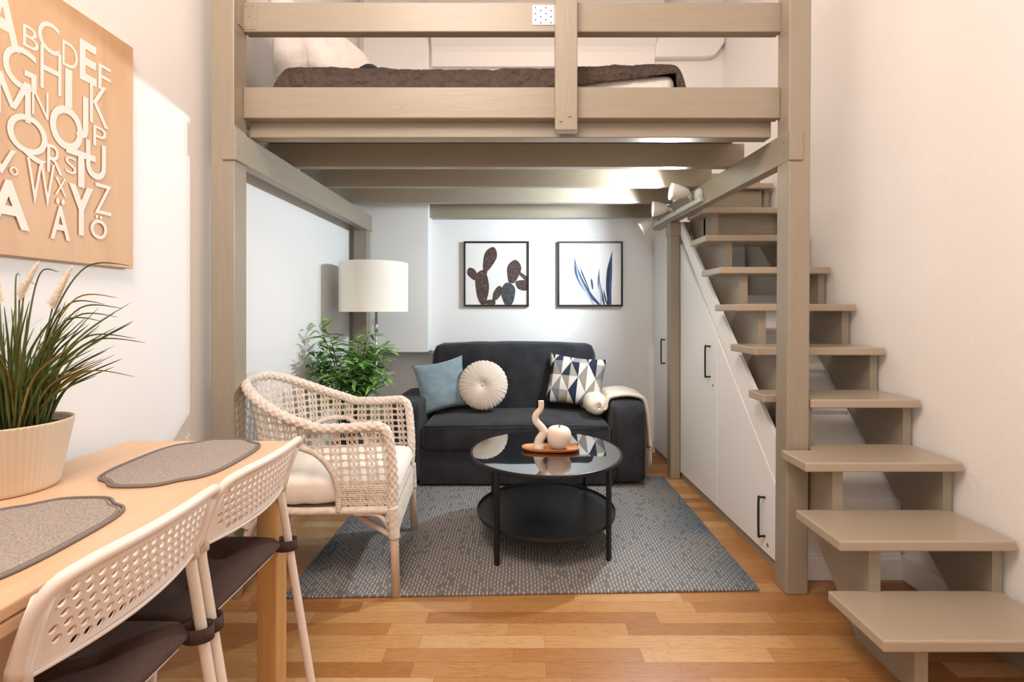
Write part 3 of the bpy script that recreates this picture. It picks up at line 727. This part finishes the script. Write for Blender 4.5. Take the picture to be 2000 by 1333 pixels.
for k in range(26):
    a = r2.uniform(0, 2*PI); rr = r2.uniform(0, .05); b0 = Vector((-1.02+rr*math.cos(a), 2.86+rr*math.sin(a), .34))
    if k == 0: tip = Vector((-1.20, 2.86, 1.06))
    elif k == 1: tip = Vector((-.90, 2.83, 1.0))
    elif k == 2: tip = Vector((-1.13, 2.85, .99))
    else:
        aa = r2.uniform(0, 2*PI); q = r2.uniform(.08, .25); tip = Vector((-1.03+q*math.cos(aa)*1.0, 2.84+q*math.sin(aa), r2.uniform(.66, .93)))
    mid = b0.lerp(tip, .5)+Vector((0, 0, .08)); pp = spline([b0, mid, tip], 6)
    stalks.tube(pp, lambda t: .0035*(1-.7*t)+.0008, 5)
    for j in range(4, 13):
        p = pp[j]; nl = 6 if j > 6 else 3
        if k > 3 and j < 5: continue
        for q in range(nl):
            an = r2.uniform(0, 2*PI); dd = Vector((math.cos(an), math.sin(an), r2.uniform(-.15, .8)))
            sp_ = p + dd.normalized()*r2.uniform(.0, .035)
            lp = sp_ + dd*.06
            if lp.x < LW+.03 or sp_.x + dd.x*.1 < LW+.01: continue
            leaf(lv, sp_, dd, r2.uniform(.075, .125), r2.uniform(.017, .026), 0 if r2.random() < .62 else 1, r2.uniform(.1, .5))
stalks.build('stem', M['stalk'], bp, smooth=True); lv.build('foliage', [M['leaf'], M['leafd']], bp)

# ------------------------------------------------------------------ framed prints
def frame(x0, name, label):
    x1 = x0+.523; z0, z1 = 1.183, 1.706; y0, y1 = 3.815, 3.848
    t = thing(name, label, 'picture', ((x0+x1)/2, 3.84, z0), 'framed botanical prints')
    mb = MB(); b = .014
    mb.box(x0, x1, y0, y1, z0, z0+b).box(x0, x1, y0, y1, z1-b, z1).box(x0, x0+b, y0, y1, z0+b, z1-b).box(x1-b, x1, y0, y1, z0+b, z1-b)
    mb.build('frame', M['blackmetal'], t)
    box(x0+b, x1-b, 3.826, 3.84, z0+b, z1-b).build('paper', M['paper'], t)
    return t, x0, z0
def clip(poly, x0, x1, z0, z1):
    for ax, lim, sg in ((0, x0, 1), (0, x1, -1), (1, z0, 1), (1, z1, -1)):
        out = []
        for i in range(len(poly)):
            a, b = poly[i-1], poly[i]; da, db = (a[ax]-lim)*sg, (b[ax]-lim)*sg
            if (da >= 0) != (db >= 0):
                t = da/(da-db); out.append((a[0]+(b[0]-a[0])*t, a[1]+(b[1]-a[1])*t))
            if db >= 0: out.append(b)
        poly = out
        if len(poly) < 3: return []
    return poly
t, X0, Z0 = frame(-.445, 'framed_cactus_print', 'black-framed square print of brown prickly pear cactus pads')
mb = MB(); S = .523/293; r3 = random.Random(4)
pads = [(1187,245,27,57,20,0),(1112,312,19,32,-35,0),(1155,375,30,82,-3,0),(1193,442,22,16,0,0),(1222,400,17,38,28,0),(1272,405,31,55,0,1),(1296,302,30,54,12,0),(1340,362,36,24,8,0),(1345,325,34,9,38,0),(1168,300,10,20,0,0)]
for i, (cx, cy, rx, ry, ro, mi) in enumerate(pads):
    pl_ = []
    for k in range(30):
        a = 2*PI*k/30; wob = 1+.03*math.sin(5*a+i)+(.05*math.sin(15*a) if i == 6 else 0)
        ex, ez = rx*wob*math.cos(a)*(1+.25*math.sin(a)), ry*wob*math.sin(a); c, s_ = math.cos(R(-ro)), math.sin(R(-ro))
        pl_.append((X0+(cx-1072+ex*c-ez*s_)*S, Z0+(457-cy+ex*s_+ez*c)*S))
    pl_ = clip(pl_, X0+.015, X0+.508, Z0+.015, Z0+.508)
    if pl_: mb.prism(pl_, 3.8253-.00012*i, 3.8262, 'Y', mi)
    for k in range(int(rx*ry/55)):
        a = r3.uniform(0, 2*PI); q = math.sqrt(r3.uniform(0, .8)); ex, ez = rx*q*math.cos(a), ry*q*math.sin(a); c, s_ = math.cos(R(-ro)), math.sin(R(-ro))
        sx, sz = X0+(cx-1072+ex*c-ez*s_)*S, Z0+(457-cy+ex*s_+ez*c)*S
        if X0+.02 < sx < X0+.5 and Z0+.02 < sz: dots(mb, [(sx, sz)], .0022, 'Y', 3.8238, .001, 2, 5)
mb.build('cactus_motif', [M['cactus'], M['cactusg'], M['spine']], t)
t, X0, Z0 = frame(.309, 'framed_agave_print', 'black-framed square print of slender blue agave leaves')
mb = MB()
lvs = [([(1570,235),(1578,290),(1600,345),(1640,405),(1690,457)], 26, 0), ([(1574,262),(1592,330),(1626,395),(1662,457)], 12, 2), ([(1592,275),(1612,325),(1636,382)], 6, 1), ([(1645,328),(1648,350),(1652,380)], 9, 0), ([(1682,285),(1679,345),(1692,400),(1706,457)], 12, 0), ([(1676,330),(1688,400),(1690,457)], 8, 2), ([(1740,205),(1728,290),(1724,380),(1730,457)], 26, 0), ([(1736,235),(1722,320),(1720,457)], 10, 1), ([(1700,380),(1708,420),(1722,457)], 7, 1)]
for i, (pp, wd, mi) in enumerate(lvs):
    sp_ = spline([(X0+(x-1494)*S, 0, Z0+(457-z)*S) for x, z in pp], 6); L_, R_ = [], []
    for k, p in enumerate(sp_):
        t_ = k/(len(sp_)-1); w_ = wd*S/2*math.sin(PI*min(1, .12+t_*.75))**1.0*min(1, t_*3+.05)
        L_.append((p.x-w_, p.z)); R_.append((p.x+w_, p.z))
    q = clip(L_+R_[::-1], X0+.015, X0+.508, Z0+.015, Z0+.508)
    if q: mb.prism(q, 3.8253-.00012*i, 3.8262, 'Y', mi)
mb.build('agave_motif', [M['agave'], M['agaved'], M['agavel']], t)

# ------------------------------------------------------------------ wicker armchair
RZ = R(5.2)
wc = thing('wicker_armchair', 'whitewashed open-weave wicker armchair beside the rug corner', 'armchair', (-.867, 2.164, 0.0), rz=RZ)
wc_off = (0, 0, 0)
def rim(t):
    a = abs(t); s_ = 1 if t > 0 else -1
    if a > .5: k = (a-.5)/.5; x = .29*k; y = s_*(.298-.012*k)
    else: ph = t/.5*PI/2; x = -.335*math.cos(ph); y = .298*math.sin(ph)
    z = .683+.167*sm((.62-a)/.55)+.008*sm((a-.8)/.2)
    return Vector((x, y, z))
def bot(t):
    a = abs(t); s_ = 1 if t > 0 else -1
    if a > .5: k = (a-.5)/.5; x = .325*k; y = s_*(.255+.012*k)
    else: ph = t/.5*PI/2; x = -.27*math.cos(ph); y = .255*math.sin(ph)
    return Vector((x, y, .345))
def surf(t, z):         # point of the shell at height z
    A, B = rim(t), bot(t); f = (A.z-z)/(A.z-B.z); p = A.lerp(B, f); bul = .018*math.sin(PI*max(0, min(1, f)))
    n = Vector((p.x+.0, p.y, 0)).normalized(); return p+n*bul*(-1 if abs(t) < .5 else 0)
def inarch(t, z):
    a = (abs(t)-.455)/.235; return abs(a) < 1 and z < .40+.205*math.sqrt(1-a*a)
# arc-length table
NS = 400; tab = [(-1+2*i/NS) for i in range(NS+1)]; arc = [0]
for i in range(NS): arc.append(arc[-1]+(rim(tab[i+1])-rim(tab[i])).length)
TOT = arc[-1]
def t_of(s):
    import bisect
    i = max(0, min(NS-1, bisect.bisect_right(arc, s)-1)); return lerp(tab[i], tab[i+1], (s-arc[i])/max(1e-9, arc[i+1]-arc[i]))
wv = MB(); SR = .0021
NPER = 25; PER = TOT/NPER; ROW = .0295
def strand(mb, pts, r=SR):
    run = []
    for (s, z) in pts:
        t = t_of(s); A = rim(t)
        ok = z < A.z-.004 and z > .345 and not inarch(t, z)
        if ok: run.append(surf(t, z))
        else:
            if len(run) > 1: mb.tube(run, r, 4, cap=False)
            run = []
    if len(run) > 1: mb.tube(run, r, 4, cap=False)
for k in range(NPER):
    s0 = k*PER
    for f in (.0, .09, .47, .56, .78):
        strand(wv, [(s0+f*PER, .345+.012*j) for j in range(45)], SR*(1.1 if f != .78 else .7))
    z = .345
    while z < .86:
        for (a, b) in ((.56, 1.0), (1.0, .56)):
            strand(wv, [(s0+lerp(a, b, q/4)*PER, z+ROW*q/4) for q in range(5)], SR*.9)
        # corner ties that make the holes octagonal
        for (a, b, c, d_) in ((.09, .0, .18, .22), (.47, .0, .38, .22), (.09, 1., .18, .78), (.47, 1., .38, .78)):
            strand(wv, [(s0+a*PER, z+ROW*(lerp(b, d_, 1.0))), (s0+c*PER, z+ROW*b)], SR*.9)
        z += ROW
z = .345
while z < .85:
    for dz in (-.0028, .0028):
        strand(wv, [(TOT*i/260, z+dz+.0012*math.sin(i*1.9)) for i in range(261)], SR)
    z += ROW
z = .35
while z < .445:
    strand(wv, [(TOT*i/260, z+.0015*math.sin(i*2.4+z*500)) for i in range(261)], SR*1.1); z += .0085
for k in range(NPER*5): strand(wv, [(TOT*k/(NPER*5), .345+.012*j) for j in range(9)], SR)
wv.build('woven_shell', M['wicker'], wc, off=wc_off)
def rope(mb, pts, r, lobes=3, pitch=.035, amp=.10, n=18, plait=False):
    # densify so that the twist resolves
    P = [Vector(p) for p in pts]; out = [P[0]]
    for i in range(len(P)-1):
        m_ = max(1, int((P[i+1]-P[i]).length/.0035))
        for k in range(1, m_+1): out.append(P[i].lerp(P[i+1], k/m_))
    if plait: mb.tube(out, r, n, rf=lambda a, d: 1+.075*math.sin(5*a+2*PI*d/.034)+.075*math.sin(5*a-2*PI*d/.034)+.02*math.cos(2*PI*d/.008)); return
    mb.tube(out, r, n, rf=lambda a, d: 1+amp*math.cos(lobes*(a)+2*PI*d/pitch)+amp*.4*math.cos(6*a-2*PI*d/.016))
rimp = [rim(t_of(TOT*i/120)) for i in range(121)]
mb = MB()
fa = spline([(.325, -.268, .30), (.335, -.272, .45), (.322, -.284, .62), (.305, -.287, .672), (.27, -.288, .690)], 6)
fb = [Vector((p.x, -p.y, p.z)) for p in fa]
full = fa[:-1] + rimp[6:-6] + fb[::-1][1:]
rope(mb, full, .0195, n=28, plait=True)
mb.build('braided_rim', M['wicker'], wc, off=wc_off, smooth=True)
for s_ in (-1, 1):
    mb = MB(); pts = []
    for k in range(33):
        a = PI*k/32; t = s_*(.455+.235*math.cos(a)); z = .345 if k in (0, 32) else .40+.205*math.sin(a)
        pts.append(surf(t, z))
    pts[0] = pts[1]-Vector((0, 0, .075)); pts[-1] = pts[-2]-Vector((0, 0, .06))
    rope(mb, pts, .0125, lobes=1, pitch=.010, amp=.12, n=12); mb.build('arch_border', M['wicker'], wc, off=wc_off, smooth=True)
mb = MB(); pts = [bot(t_of(TOT*i/100)) + Vector((0, 0, -.002)) for i in range(101)]
rope(mb, pts, .016, 1, .008, .06, 12); rope(mb, [bot(-1)+Vector((.002, 0, 0)), bot(1)+Vector((.002, 0, 0))], .014, 1, .008, .06, 12); mb.build('seat_rail', M['wicker'], wc, off=wc_off, smooth=True)
box(-.25, .31, -.245, .245, .335, .35).build('seat_slats', M['wicker'], wc, off=wc_off)
for (x, y, xf_, yf_) in ((.335, -.272, .348, -.283), (.335, .272, .348, .283), (-.235, -.20, -.285, -.235), (-.235, .20, -.285, .235)):
    mb = MB(); mb.tube([(x, y, .36), (lerp(x, xf_, .3), lerp(y, yf_, .3), .25), (xf_, yf_, .006)], .0175, 16)
    l = mb.build('leg', M['rattan'], wc, off=wc_off, smooth=True)
    mb = MB(); mb.tube([(xf_, yf_, .0), (xf_, yf_, .008)], .0165, 16); mb.build('foot_cap', M['knot'], l, off=wc_off)
    mb = MB(); q = .235 if x > 0 else .27
    rope(mb, [(x, y, .355), (lerp(x, xf_, .35), lerp(y, yf_, .35), q)], .0225, 1, .008, .07, 14); mb.build('binding', M['wicker'], l, off=wc_off, smooth=True)
mb = MB()
for s_ in (-1, 1):
    y = s_*.265
    mb.tube(spline([(.335, y, .20), (.315, y, .275), (.27, y, .325), (.18, y, .333)], 6), .0105, 10)
    mb.tube(spline([(-.255, y*.82, .20), (-.23, y*.86, .275), (-.18, y*.9, .325), (-.08, y*.97, .330)], 6), .0105, 10)
    mb.tube([(.325, y, .24), (0, 0, .30), (-.24, -y*.8, .26)], .0125, 10)
mb.tube([(.33, -.26, .245), (.33, .26, .245)], .009, 10)
mb.build('brace', M['rattan'], wc, off=wc_off, smooth=True)
# woven apron below the seat front
mb = MB()
for i in range(45):
    y = -.255+.51*i/44; d_ = .125-.03*math.cos(y/.255*PI/2)
    mb.tube([(.340, y, .345), (.343, y, .285), (.344, y, .345-d_)], .0032, 4, cap=False)
for j in range(19):
    z = .345-.0062*j; mb.tube([(.3445+.0015*(-1)**(i+j), -.262+.524*i/60, z) for i in range(61)], .0024, 4, cap=False)
mb.build('woven_apron', M['wicker'], wc, off=wc_off)
# its cushion (top-level)
cu = cushion_block(-.235, .352, -.247, .247, .363, .468, .05, .026, 4, wr=.006)
cu.xf(lambda x, y, z: (-.867+x*math.cos(RZ)-y*math.sin(RZ), 2.164+x*math.sin(RZ)+y*math.cos(RZ), z))
tag(cu.build('seat_cushion', M['canvas'], smooth=True), 'thick cream canvas cushion lying on the wicker armchair seat', 'cushion')

# ------------------------------------------------------------------ dining table
TX0, TX1, TY0, TY1, TZ = -1.232, -.7145, .18, 1.50, .74
dt = thing('dining_table', 'light birch dining table with a layered top against the left wall', 'table', (-.97, .84, 0))
box(TX0, TX1, TY0, TY1, TZ-.022, TZ).build('tabletop', M['birch'], dt, bevel=.004, bseg=3)
box(TX0, TX1-.001, TY0, TY1-.001, TZ-.046, TZ-.0245).build('extension_leaf', M['birch'], dt, bevel=.003)
mb = MB(); mb.box(TX0+.03, TX1-.022, TY0+.05, TY1-.05, TZ-.125, TZ-.046); mb.build('apron', M['birch'], dt, bevel=.002)
for (x, y) in ((TX1-.066, TY1-.085), (TX0+.01, TY1-.085), (TX1-.066, TY0+.03), (TX0+.01, TY0+.03)):
    box(x, x+.060, y, y+.062, 0, TZ-.046).build('leg', M['birchleg'], dt, bevel=.004)
# placemats
def placemat(cx, cy, hx, hy, rz, lab, seed):
    def outl(k, sc):
        a = 2*PI*k/96; c, s_ = math.cos(a), math.sin(a)
        # bracket-shaped ends
        e = (abs(c)**2.9+abs(s_)**2.9)**(-1/2.9)
        q_ = abs(a % PI-PI/2); w_ = 1-.085*math.exp(-((q_-.62)/.21)**2)
        x, y = hx*e*c*w_, hy*e*s_*w_
        q = math.hypot(x, y); x -= x/q*sc; y -= y/q*sc
        return (cx+x*math.cos(rz)-y*math.sin(rz), cy+x*math.sin(rz)+y*math.cos(rz))
    t = thing('placemat', lab, 'placemat', (cx, cy, TZ), 'grey placemats on the dining table')
    mb = MB(); mb.prism([outl(k, .010) for k in range(96)], TZ+.0005, TZ+.0045, 'Z'); mb.build('mat', M['matgrey'], t)
    for (sc, r, nm) in ((.004, .0030, 'edge_binding'), (.014, .0015, 'stitching')):
        mb = MB(); mb.tube([(*outl(k, sc), TZ+.0036 if nm == 'edge_binding' else TZ+.0045) for k in range(96)], r, 8, closed=True); mb.build(nm, M['matedge'], t, smooth=True)
placemat(-.905, 1.302, .148, .208, R(3), 'grey scalloped placemat at the far end of the dining table', 1)
placemat(-.93, .835, .150, .205, R(3), 'grey scalloped placemat nearer the camera, in front of the plant pot', 2)

# ------------------------------------------------------------------ potted grass on the table
pg = thing('potted_grass', 'artificial grass plant with cream plumes in a ribbed cream pot', 'plant', (-1.162, 1.09, TZ))
GX, GY = -1.162, 1.09
mb = MB(); mb.lathe([(.001, 0), (.072, 0), (.078, .003), (.082, .012), (.106, .152), (.108, .156), (.104, .157), (.101, .15), (.098, .135), (.001, .135)], (GX, GY, TZ), 240, rf=lambda a, i: 1+(.008*math.cos(60*a) if 2 <= i <= 4 else 0))
mb.build('pot', M['pot'], pg, smooth=True)
mb = MB(); mb.lathe([(.098, .138), (.05, .142), (.001, .142)], (GX, GY, TZ), 24); mb.build('soil', M['soil'], pg)
gr = MB(); r4 = random.Random(11)
def blade(mb, pts, wd, mi):
    sp_ = spline(pts, 8); n = len(sp_); vs = []
    for i, p in enumerate(sp_):
        t = i/(n-1); d_ = (sp_[min(i+1, n-1)]-sp_[max(i-1, 0)]).normalized(); sd = d_.cross(Vector((.35, 1, .1))).normalized()
        k = wd*(1-t)**.6*(.6+.4*min(1, t*5)); n2 = d_.cross(sd)*k*.25
        vs += [p-sd*k/2+n2, p-n2, p+sd*k/2+n2]
    fs = []
    for i in range(n-1):
        a = 3*i; fs += [(a, a+3, a+4, a+1), (a+1, a+4, a+5, a+2)]
    mb.add(vs, fs, mi)
z0 = TZ+.14
for k in range(190):
    a = r4.uniform(0, 2*PI); rr = .07*math.sqrt(r4.random()); b0 = Vector((GX+rr*math.cos(a), GY+rr*math.sin(a), z0))
    out = r4.uniform(.02, .13) + rr*.8; h = r4.uniform(.10, .30); aa = a+r4.uniform(-.7, .7)
    tip = Vector((max(LW+.02, b0.x+out*math.cos(aa)), b0.y+out*math.sin(aa), z0+h)); mid = b0.lerp(tip, .5)+Vector((-math.cos(aa)*out*.2, -math.sin(aa)*out*.2, h*.12))
    blade(gr, [b0, mid, tip], r4.uniform(.006, .0105), 0 if r4.random() < .86 else 1)
# long arching blades
for (tx, tz, hz, mi) in ((.215, .375, .20, 0), (.19, .30, .12, 1), (.20, .275, .10, 0), (.165, .285, .12, 0), (.19, .255, .11, 0), (.16, .245, .12, 0), (.225, .205, .10, 0), (.245, .195, .09, 0), (.225, .115, .13, 1), (.075, .36, .26, 0), (-.10, .34, .25, 0), (-.09, .30, .2, 1), (.0, .35, .2, 0), (.03, .33, .2, 1)):
    b0 = Vector((GX+.02+tx*.1, GY-.01, z0)); tx *= 1.2; tip = Vector((GX+tx, GY+.02, z0+tz)); 
    m1 = Vector((GX+tx*.30+.01, GY, z0+tz*.62)); m2 = Vector((GX+tx*.62, GY+.01, z0+max(tz*.93, hz)+ (.02 if tz > .12 else .0)))
    blade(gr, [b0, m1, m2, tip], .0075, mi)
gr.build('foliage', [M['grass'], M['grassy']], pg)
for (x0_, x1_, za, zb, xb) in ((GX+.094, GX+.138, .29, .37, .03), (GX+.018, GX+.062, .31, .38, .01), (GX-.028, GX-.042, .30, .39, -.01)):
    sm_ = MB(); sm_.tube([(GX+xb, GY, z0), (lerp(GX+xb, x0_, .6), GY, z0+.17), (x0_, GY, z0+za-.012)], .0016, 6); ps = sm_.build('plume_stalk', M['stalk'], pg, smooth=True)
    mb = MB(); c0 = Vector((x0_, GY, z0+za-.015)); c1 = Vector((x1_, GY, z0+zb)); P = [c0.lerp(c1, q/12)+Vector((0, 0, .006*math.sin(PI*q/12))) for q in range(13)]
    mb.tube(P, lambda t: .0015+.0042*math.sin(PI*min(1, .15+t*.83))**.7, 10)
    for q in range(620):
        t = r4.random(); p = c0.lerp(c1, t); dd = Vector((r4.uniform(-1, 1), r4.uniform(-1, 1), r4.uniform(.2, 1.4))).normalized()*(.0135*(1.2-t))
        sd = Vector((.0004, 0, 0)); s0 = p+dd*.3; mb.add([s0-sd, s0+sd, s0+dd+Vector((0, 0, .003))], [(0, 1, 2)])
    mb.build('plume', M['plume'], ps, smooth=False)

# ------------------------------------------------------------------ alphabet board
PX = LW+.024
po = thing('alphabet_board', 'birch plywood wall board printed with a white alphabet', 'wall art', (PX, 1.3, 1.2875))
box(LW, PX, 1.03, 1.562, 1.2875, 2.012).build('board', M['plywood'], po, bevel=.001)
LET = [('A',-75,-70,92,210,3),('B',105,125,178,228,0),('C',175,98,275,245,1),('D',288,200,360,318,0),('E',368,195,447,385,3),('F',455,305,513,425,0),
 ('G',10,210,168,410,1),('H',185,225,283,428,0),('I',300,318,333,500,3),('J',350,440,408,645,1),('K',415,390,502,585,0),('M',-30,355,140,545,1),('N',145,415,222,545,0),
 ('O',228,490,382,697,2),('P',430,590,490,685,0),('Q',28,530,217,748,1),('R',215,675,286,808,0),('S',300,728,350,808,0),('T',303,700,440,872,2),('U',395,660,488,835,2),
 ('V',-70,680,68,805,1),('o',40,775,80,815,1),('W',120,745,250,955,0),('X',250,825,303,910,0),('Y',315,860,427,1095,3),('Z',435,855,512,998,0),('A',-70,832,132,1060,3),
 ('Ä',228,920,320,1115,2),('Ö',415,1000,492,1112,2),('L',-75,300,0,340,1)]
lm = MB()
DG = C.evaluated_depsgraph_get()
for li, (ch, x0, y0, x1, y1, wt) in enumerate(LET[:-1]):
    if ch == 'M':
        k = 2.38; Ya, Yb = [PX*930/(q/k-1014) for q in (x0, x1)]; Yc = PX*930/((x0+x1)/2/k-1014)
        zt = 1.15+(607-y0/k)*Yc/930; zb = 1.15+(607-y1/k)*Yc/930
        for j, q in enumerate(([(0, 0), (.17, 0), (.17, 1), (0, 1)], [(.83, 0), (1, 0), (1, 1), (.83, 1)], [(.0, 1), (.20, 1), (.57, .22), (.43, .22)], [(.80, 1), (1, 1), (.57, .22), (.43, .22)])):
            lm.add([(PX+.0006+.0001*(li+j), lerp(Ya, Yb, a), lerp(zb, zt, b)) for a, b in q], [(0, 1, 2, 3)])
        continue
    cu_ = bpy.data.curves.new('glyph', 'FONT'); cu_.body = ch; cu_.size = 1; cu_.offset = (-.004, .004, .016, .028)[wt]; cu_.resolution_u = 5
    ob = bpy.data.objects.new('glyph', cu_); COL.objects.link(ob); C.view_layer.update(); DG = C.evaluated_depsgraph_get()
    me = bpy.data.meshes.new_from_object(ob.evaluated_get(DG)); 
    gx = [v.co.x for v in me.vertices]; gy = [v.co.y for v in me.vertices]; ax, bx_, ay, by = min(gx), max(gx), min(gy), max(gy)
    k = 2.38; Ya, Yb = [PX*930/(q/k-1014) for q in (x0, x1)]; Yc = PX*930/((x0+x1)/2/k-1014)
    # the box top and bottom at the glyph's middle
    zt = 1.15+(607-y0/k)*Yc/930; zb = 1.15+(607-y1/k)*Yc/930
    # row tilt of the frame of measurement: letters stand upright on the board
    h = zt-zb; zt -= h*.02
    lm.add([(PX+.0006+.00012*li, lerp(Ya, Yb, (v.co.x-ax)/(bx_-ax)), lerp(zb, zt, (v.co.y-ay)/(by-ay))) for v in me.vertices], [tuple(p.vertices) for p in me.polygons])
    bpy.data.objects.remove(ob); bpy.data.curves.remove(cu_); bpy.data.meshes.remove(me)
# drop glyph area that would hang past the left end of the board
lm.v = [(x, max(y, 1.034), z) for x, y, z in lm.v]
lm.build('lettering', M['letter'], po)

# ------------------------------------------------------------------ dining chairs
def make_chair(cy, label):
    ch = thing('dining_chair', label, 'chair', (-.88, cy, 0), 'white chairs at the dining table')
    bxo = -.88
    def up(z):   # upright centreline x (relative) as a function of z, foot to top
        pts = [(0, .268), (.46, .193), (.60, .171), (.64, .172), (.72, .200), (.775, .226)]
        for i in range(len(pts)-1):
            if z <= pts[i+1][0]: return lerp(pts[i][1], pts[i+1][1], (z-pts[i][0])/(pts[i+1][0]-pts[i][0]))
        return pts[-1][1]
    for s_ in (-1, 1):
        y = s_*.178
        MB().tube(spline([(up(z), y, z) for z in (.0, .2, .40, .46, .55, .60, .64, .70)], 5), .0112, 14).build('rear_leg', M['whitetube'], ch, off=(0,0,0), smooth=True)
        MB().tube(spline([(.13, y*.93, .43), (-.10, y*.93, .425), (-.165, y*.93, .40), (-.19, y*.95, .33), (-.215, y, 0)], 5), .0112, 14).build('front_leg', M['whitetube'], ch, off=(0,0,0), smooth=True)
        MB().tube([(up(.60), y, .615), (up(.64), y, .645), (up(.70), y*1.01, .705), (up(.74), y*1.02, .745)], lambda t: .0155-.002*t, 14).build('sleeve', M['whiteplastic'], ch, off=(0,0,0), smooth=True)
    # perforated backrest, bowed backwards
    W, ZB, ZT_ = .194, .628, .772
    def bk(y, z):
        f = 1-(y/W)**2; return (up(z)+.030*f*(1-.3*(z-ZB)/(ZT_-ZB)), y, z)
    mb = MB(); NCx, NR = 17, 6; cw = 2*.165/NCx; chh = (ZT_-.018-(ZB+.006))/NR; SEG = 12
    # hole cells on a staggered grid
    def quadcell(y0, y1, z0_, z1_, hole, off_):
        cy_, cz_ = (y0+y1)/2, (z0_+z1_)/2
        if not hole:
            mb.add([bk(y0, z0_), bk(y1, z0_), bk(y1, z1_), bk(y0, z1_)], [(0, 1, 2, 3)]); return
        inn, outr = [], []
        for k in range(SEG):
            a = 2*PI*(k+.5)/SEG; c, s_ = math.cos(a), math.sin(a); inn.append(bk(cy_+.0066*c, cz_+.0072*s_))
            m_ = max(abs(c), abs(s_)); c2, s2 = c/m_, s_/m_
            outr.append(bk(cy_+(y1-y0)/2*c2, cz_+(z1_-z0_)/2*s2))
        mb.add(inn+outr, [(k, (k+1) % SEG, SEG+(k+1) % SEG, SEG+k) for k in range(SEG)])
        # corner fillers between the sampled square outline and the true corner
        for (sy, sz) in ((1, 1), (-1, 1), (-1, -1), (1, -1)):
            a = math.atan2(sz, sy) % (2*PI); k = int((a/(2*PI))*SEG-.5) % SEG; k2 = (k+1) % SEG
            mb.add([outr[k], bk(cy_+sy*(y1-y0)/2, cz_+sz*(z1_-z0_)/2), outr[k2]], [(0, 1, 2)])
    for r_ in range(NR):
        z0_ = ZB+.006+r_*chh; z1_ = z0_+chh; st_ = (r_ % 2)*.5
        inset = 0 if r_ > 0 else 1
        ys = [-.165]+[-.165+(i+st_)*cw for i in range(0 if st_ else 1, NCx+(0 if st_ else 0)+(1 if st_ else 0))]+[.165]
        for i in range(len(ys)-1):
            wdt = ys[i+1]-ys[i]
            if wdt < 1e-6: continue
            quadcell(ys[i], ys[i+1], z0_, z1_, wdt > cw*.9 and not (inset and (i < 2 or i > len(ys)-4)), 0)
    def strip(y0, y1, z0_, z1_, n=20):
        mb.grid(lambda u, v: bk(lerp(y0, y1, u), lerp(z0_, z1_, v)), n, 2)
    strip(-.165, .165, ZB, ZB+.006); strip(-.165, .165, ZT_-.018, ZT_-.004); strip(-.184, -.165, ZB, ZT_-.014, 3); strip(.165, .184, ZB, ZT_-.014, 3)
    # back of the shape stays straight for the panel; solidify gives the plastic its thickness
    mb.build('backrest', M['whiteplastic'], ch, off=(0,0,0), solid=.005, merge=True)
    mb = MB()
    edge = [bk(-.186, .63), bk(-.188, .70), bk(-.186, .745), bk(-.172, .766), bk(-.14, .772)] + [bk(-.14+.28*i/12, .774) for i in range(1, 12)] + [bk(.14, .772), bk(.172, .766), bk(.186, .745), bk(.188, .70), bk(.186, .63)]
    mb.tube(spline(edge, 3), .0105, 12, flat=1.0)
    mb.tube(spline([bk(-.184+.368*i/12, ZB-.001-.006*math.sin(PI*i/12)) for i in range(13)], 3), .0045, 8)
    mb.build('back_frame', M['whiteplastic'], ch, off=(0,0,0), smooth=True)
    mb = MB(); mb.prism([(-.195, -.15), (-.17, -.17), (.14, -.165), (.165, -.15), (.165, .15), (.14, .165), (-.17, .17), (-.195, .15)], .435, .445, 'Z'); mb.build('seat', M['whiteplastic'], ch, off=(0,0,0), bevel=.003)
    MB().tube([(-.198, -.17, .18), (-.198, .17, .18)], .008, 10).build('stretcher', M['whitetube'], ch, off=(0,0,0), smooth=True)
    return ch
def copy_thing(src, dy, label):
    r_ = src.copy(); COL.objects.link(r_); r_.location.y += dy; r_['label'] = label
    for c_ in list(src.children):
        d_ = c_.copy(); COL.objects.link(d_); d_.parent = r_
        for g_ in list(c_.children):
            e_ = g_.copy(); COL.objects.link(e_); e_.parent = d_
    return r_
def make_pad(cy, label):
    t = thing('chair_pad', label, 'seat pad', (-.88, cy, .446), 'taupe pads on the dining chairs')
    mb = MB(); W2 = .19
    for sg in (1, -1):
        def fn(u, v):
            a, b = 2*u-1, 2*v-1; x, y = a*.203-.018, b*.194
            if a > .55: y *= 1-.16*sm((a-.75)/.25)
            ed = (1-abs(a)**6)*(1-abs(b)**6); th_ = .019*max(0, ed)**.38
            dm = 0
            for (px, py) in ((-.10, -.075), (-.10, .075), (.06, -.075), (.06, .075)):
                dm += .013*math.exp(-((x-px)**2+(y-py)**2)/.0005)+.005*math.exp(-((x-px)**2+(y-py)**2)/.003)
            z = .462-.446+.0+sg*(th_) - (dm if sg > 0 else 0)
            return (x, y, z)
        mb.grid(fn, 44, 44)
    mb.build('pad', M['taupe'], t, off=(0,0,0), smooth=True, merge=True)
    for s_ in (-1, 1):
        def band(u, v):
            a = u*2*PI; return (.185+.032*math.cos(a), s_*.178+.022*math.sin(a), -.006+v*.030)
        MB().grid(band, 20, 1, closeu=True).build('strap', M['taupe'], t, off=(0,0,0), solid=.003, smooth=True)
        MB().tube([(.15, s_*.13, .016), (.17, s_*.165, .014)], .006, 6).build('tie', M['taupe'], t, off=(0,0,0))
    return t
c1 = make_chair(1.240, 'white chair with perforated back nearer the wicker armchair')
copy_thing(c1, -.388, 'white chair with perforated back closest to the camera')
s1 = make_pad(1.240, 'taupe tufted pad tied to the chair nearer the wicker armchair')
copy_thing(s1, -.388, 'taupe tufted pad tied to the chair closest to the camera')
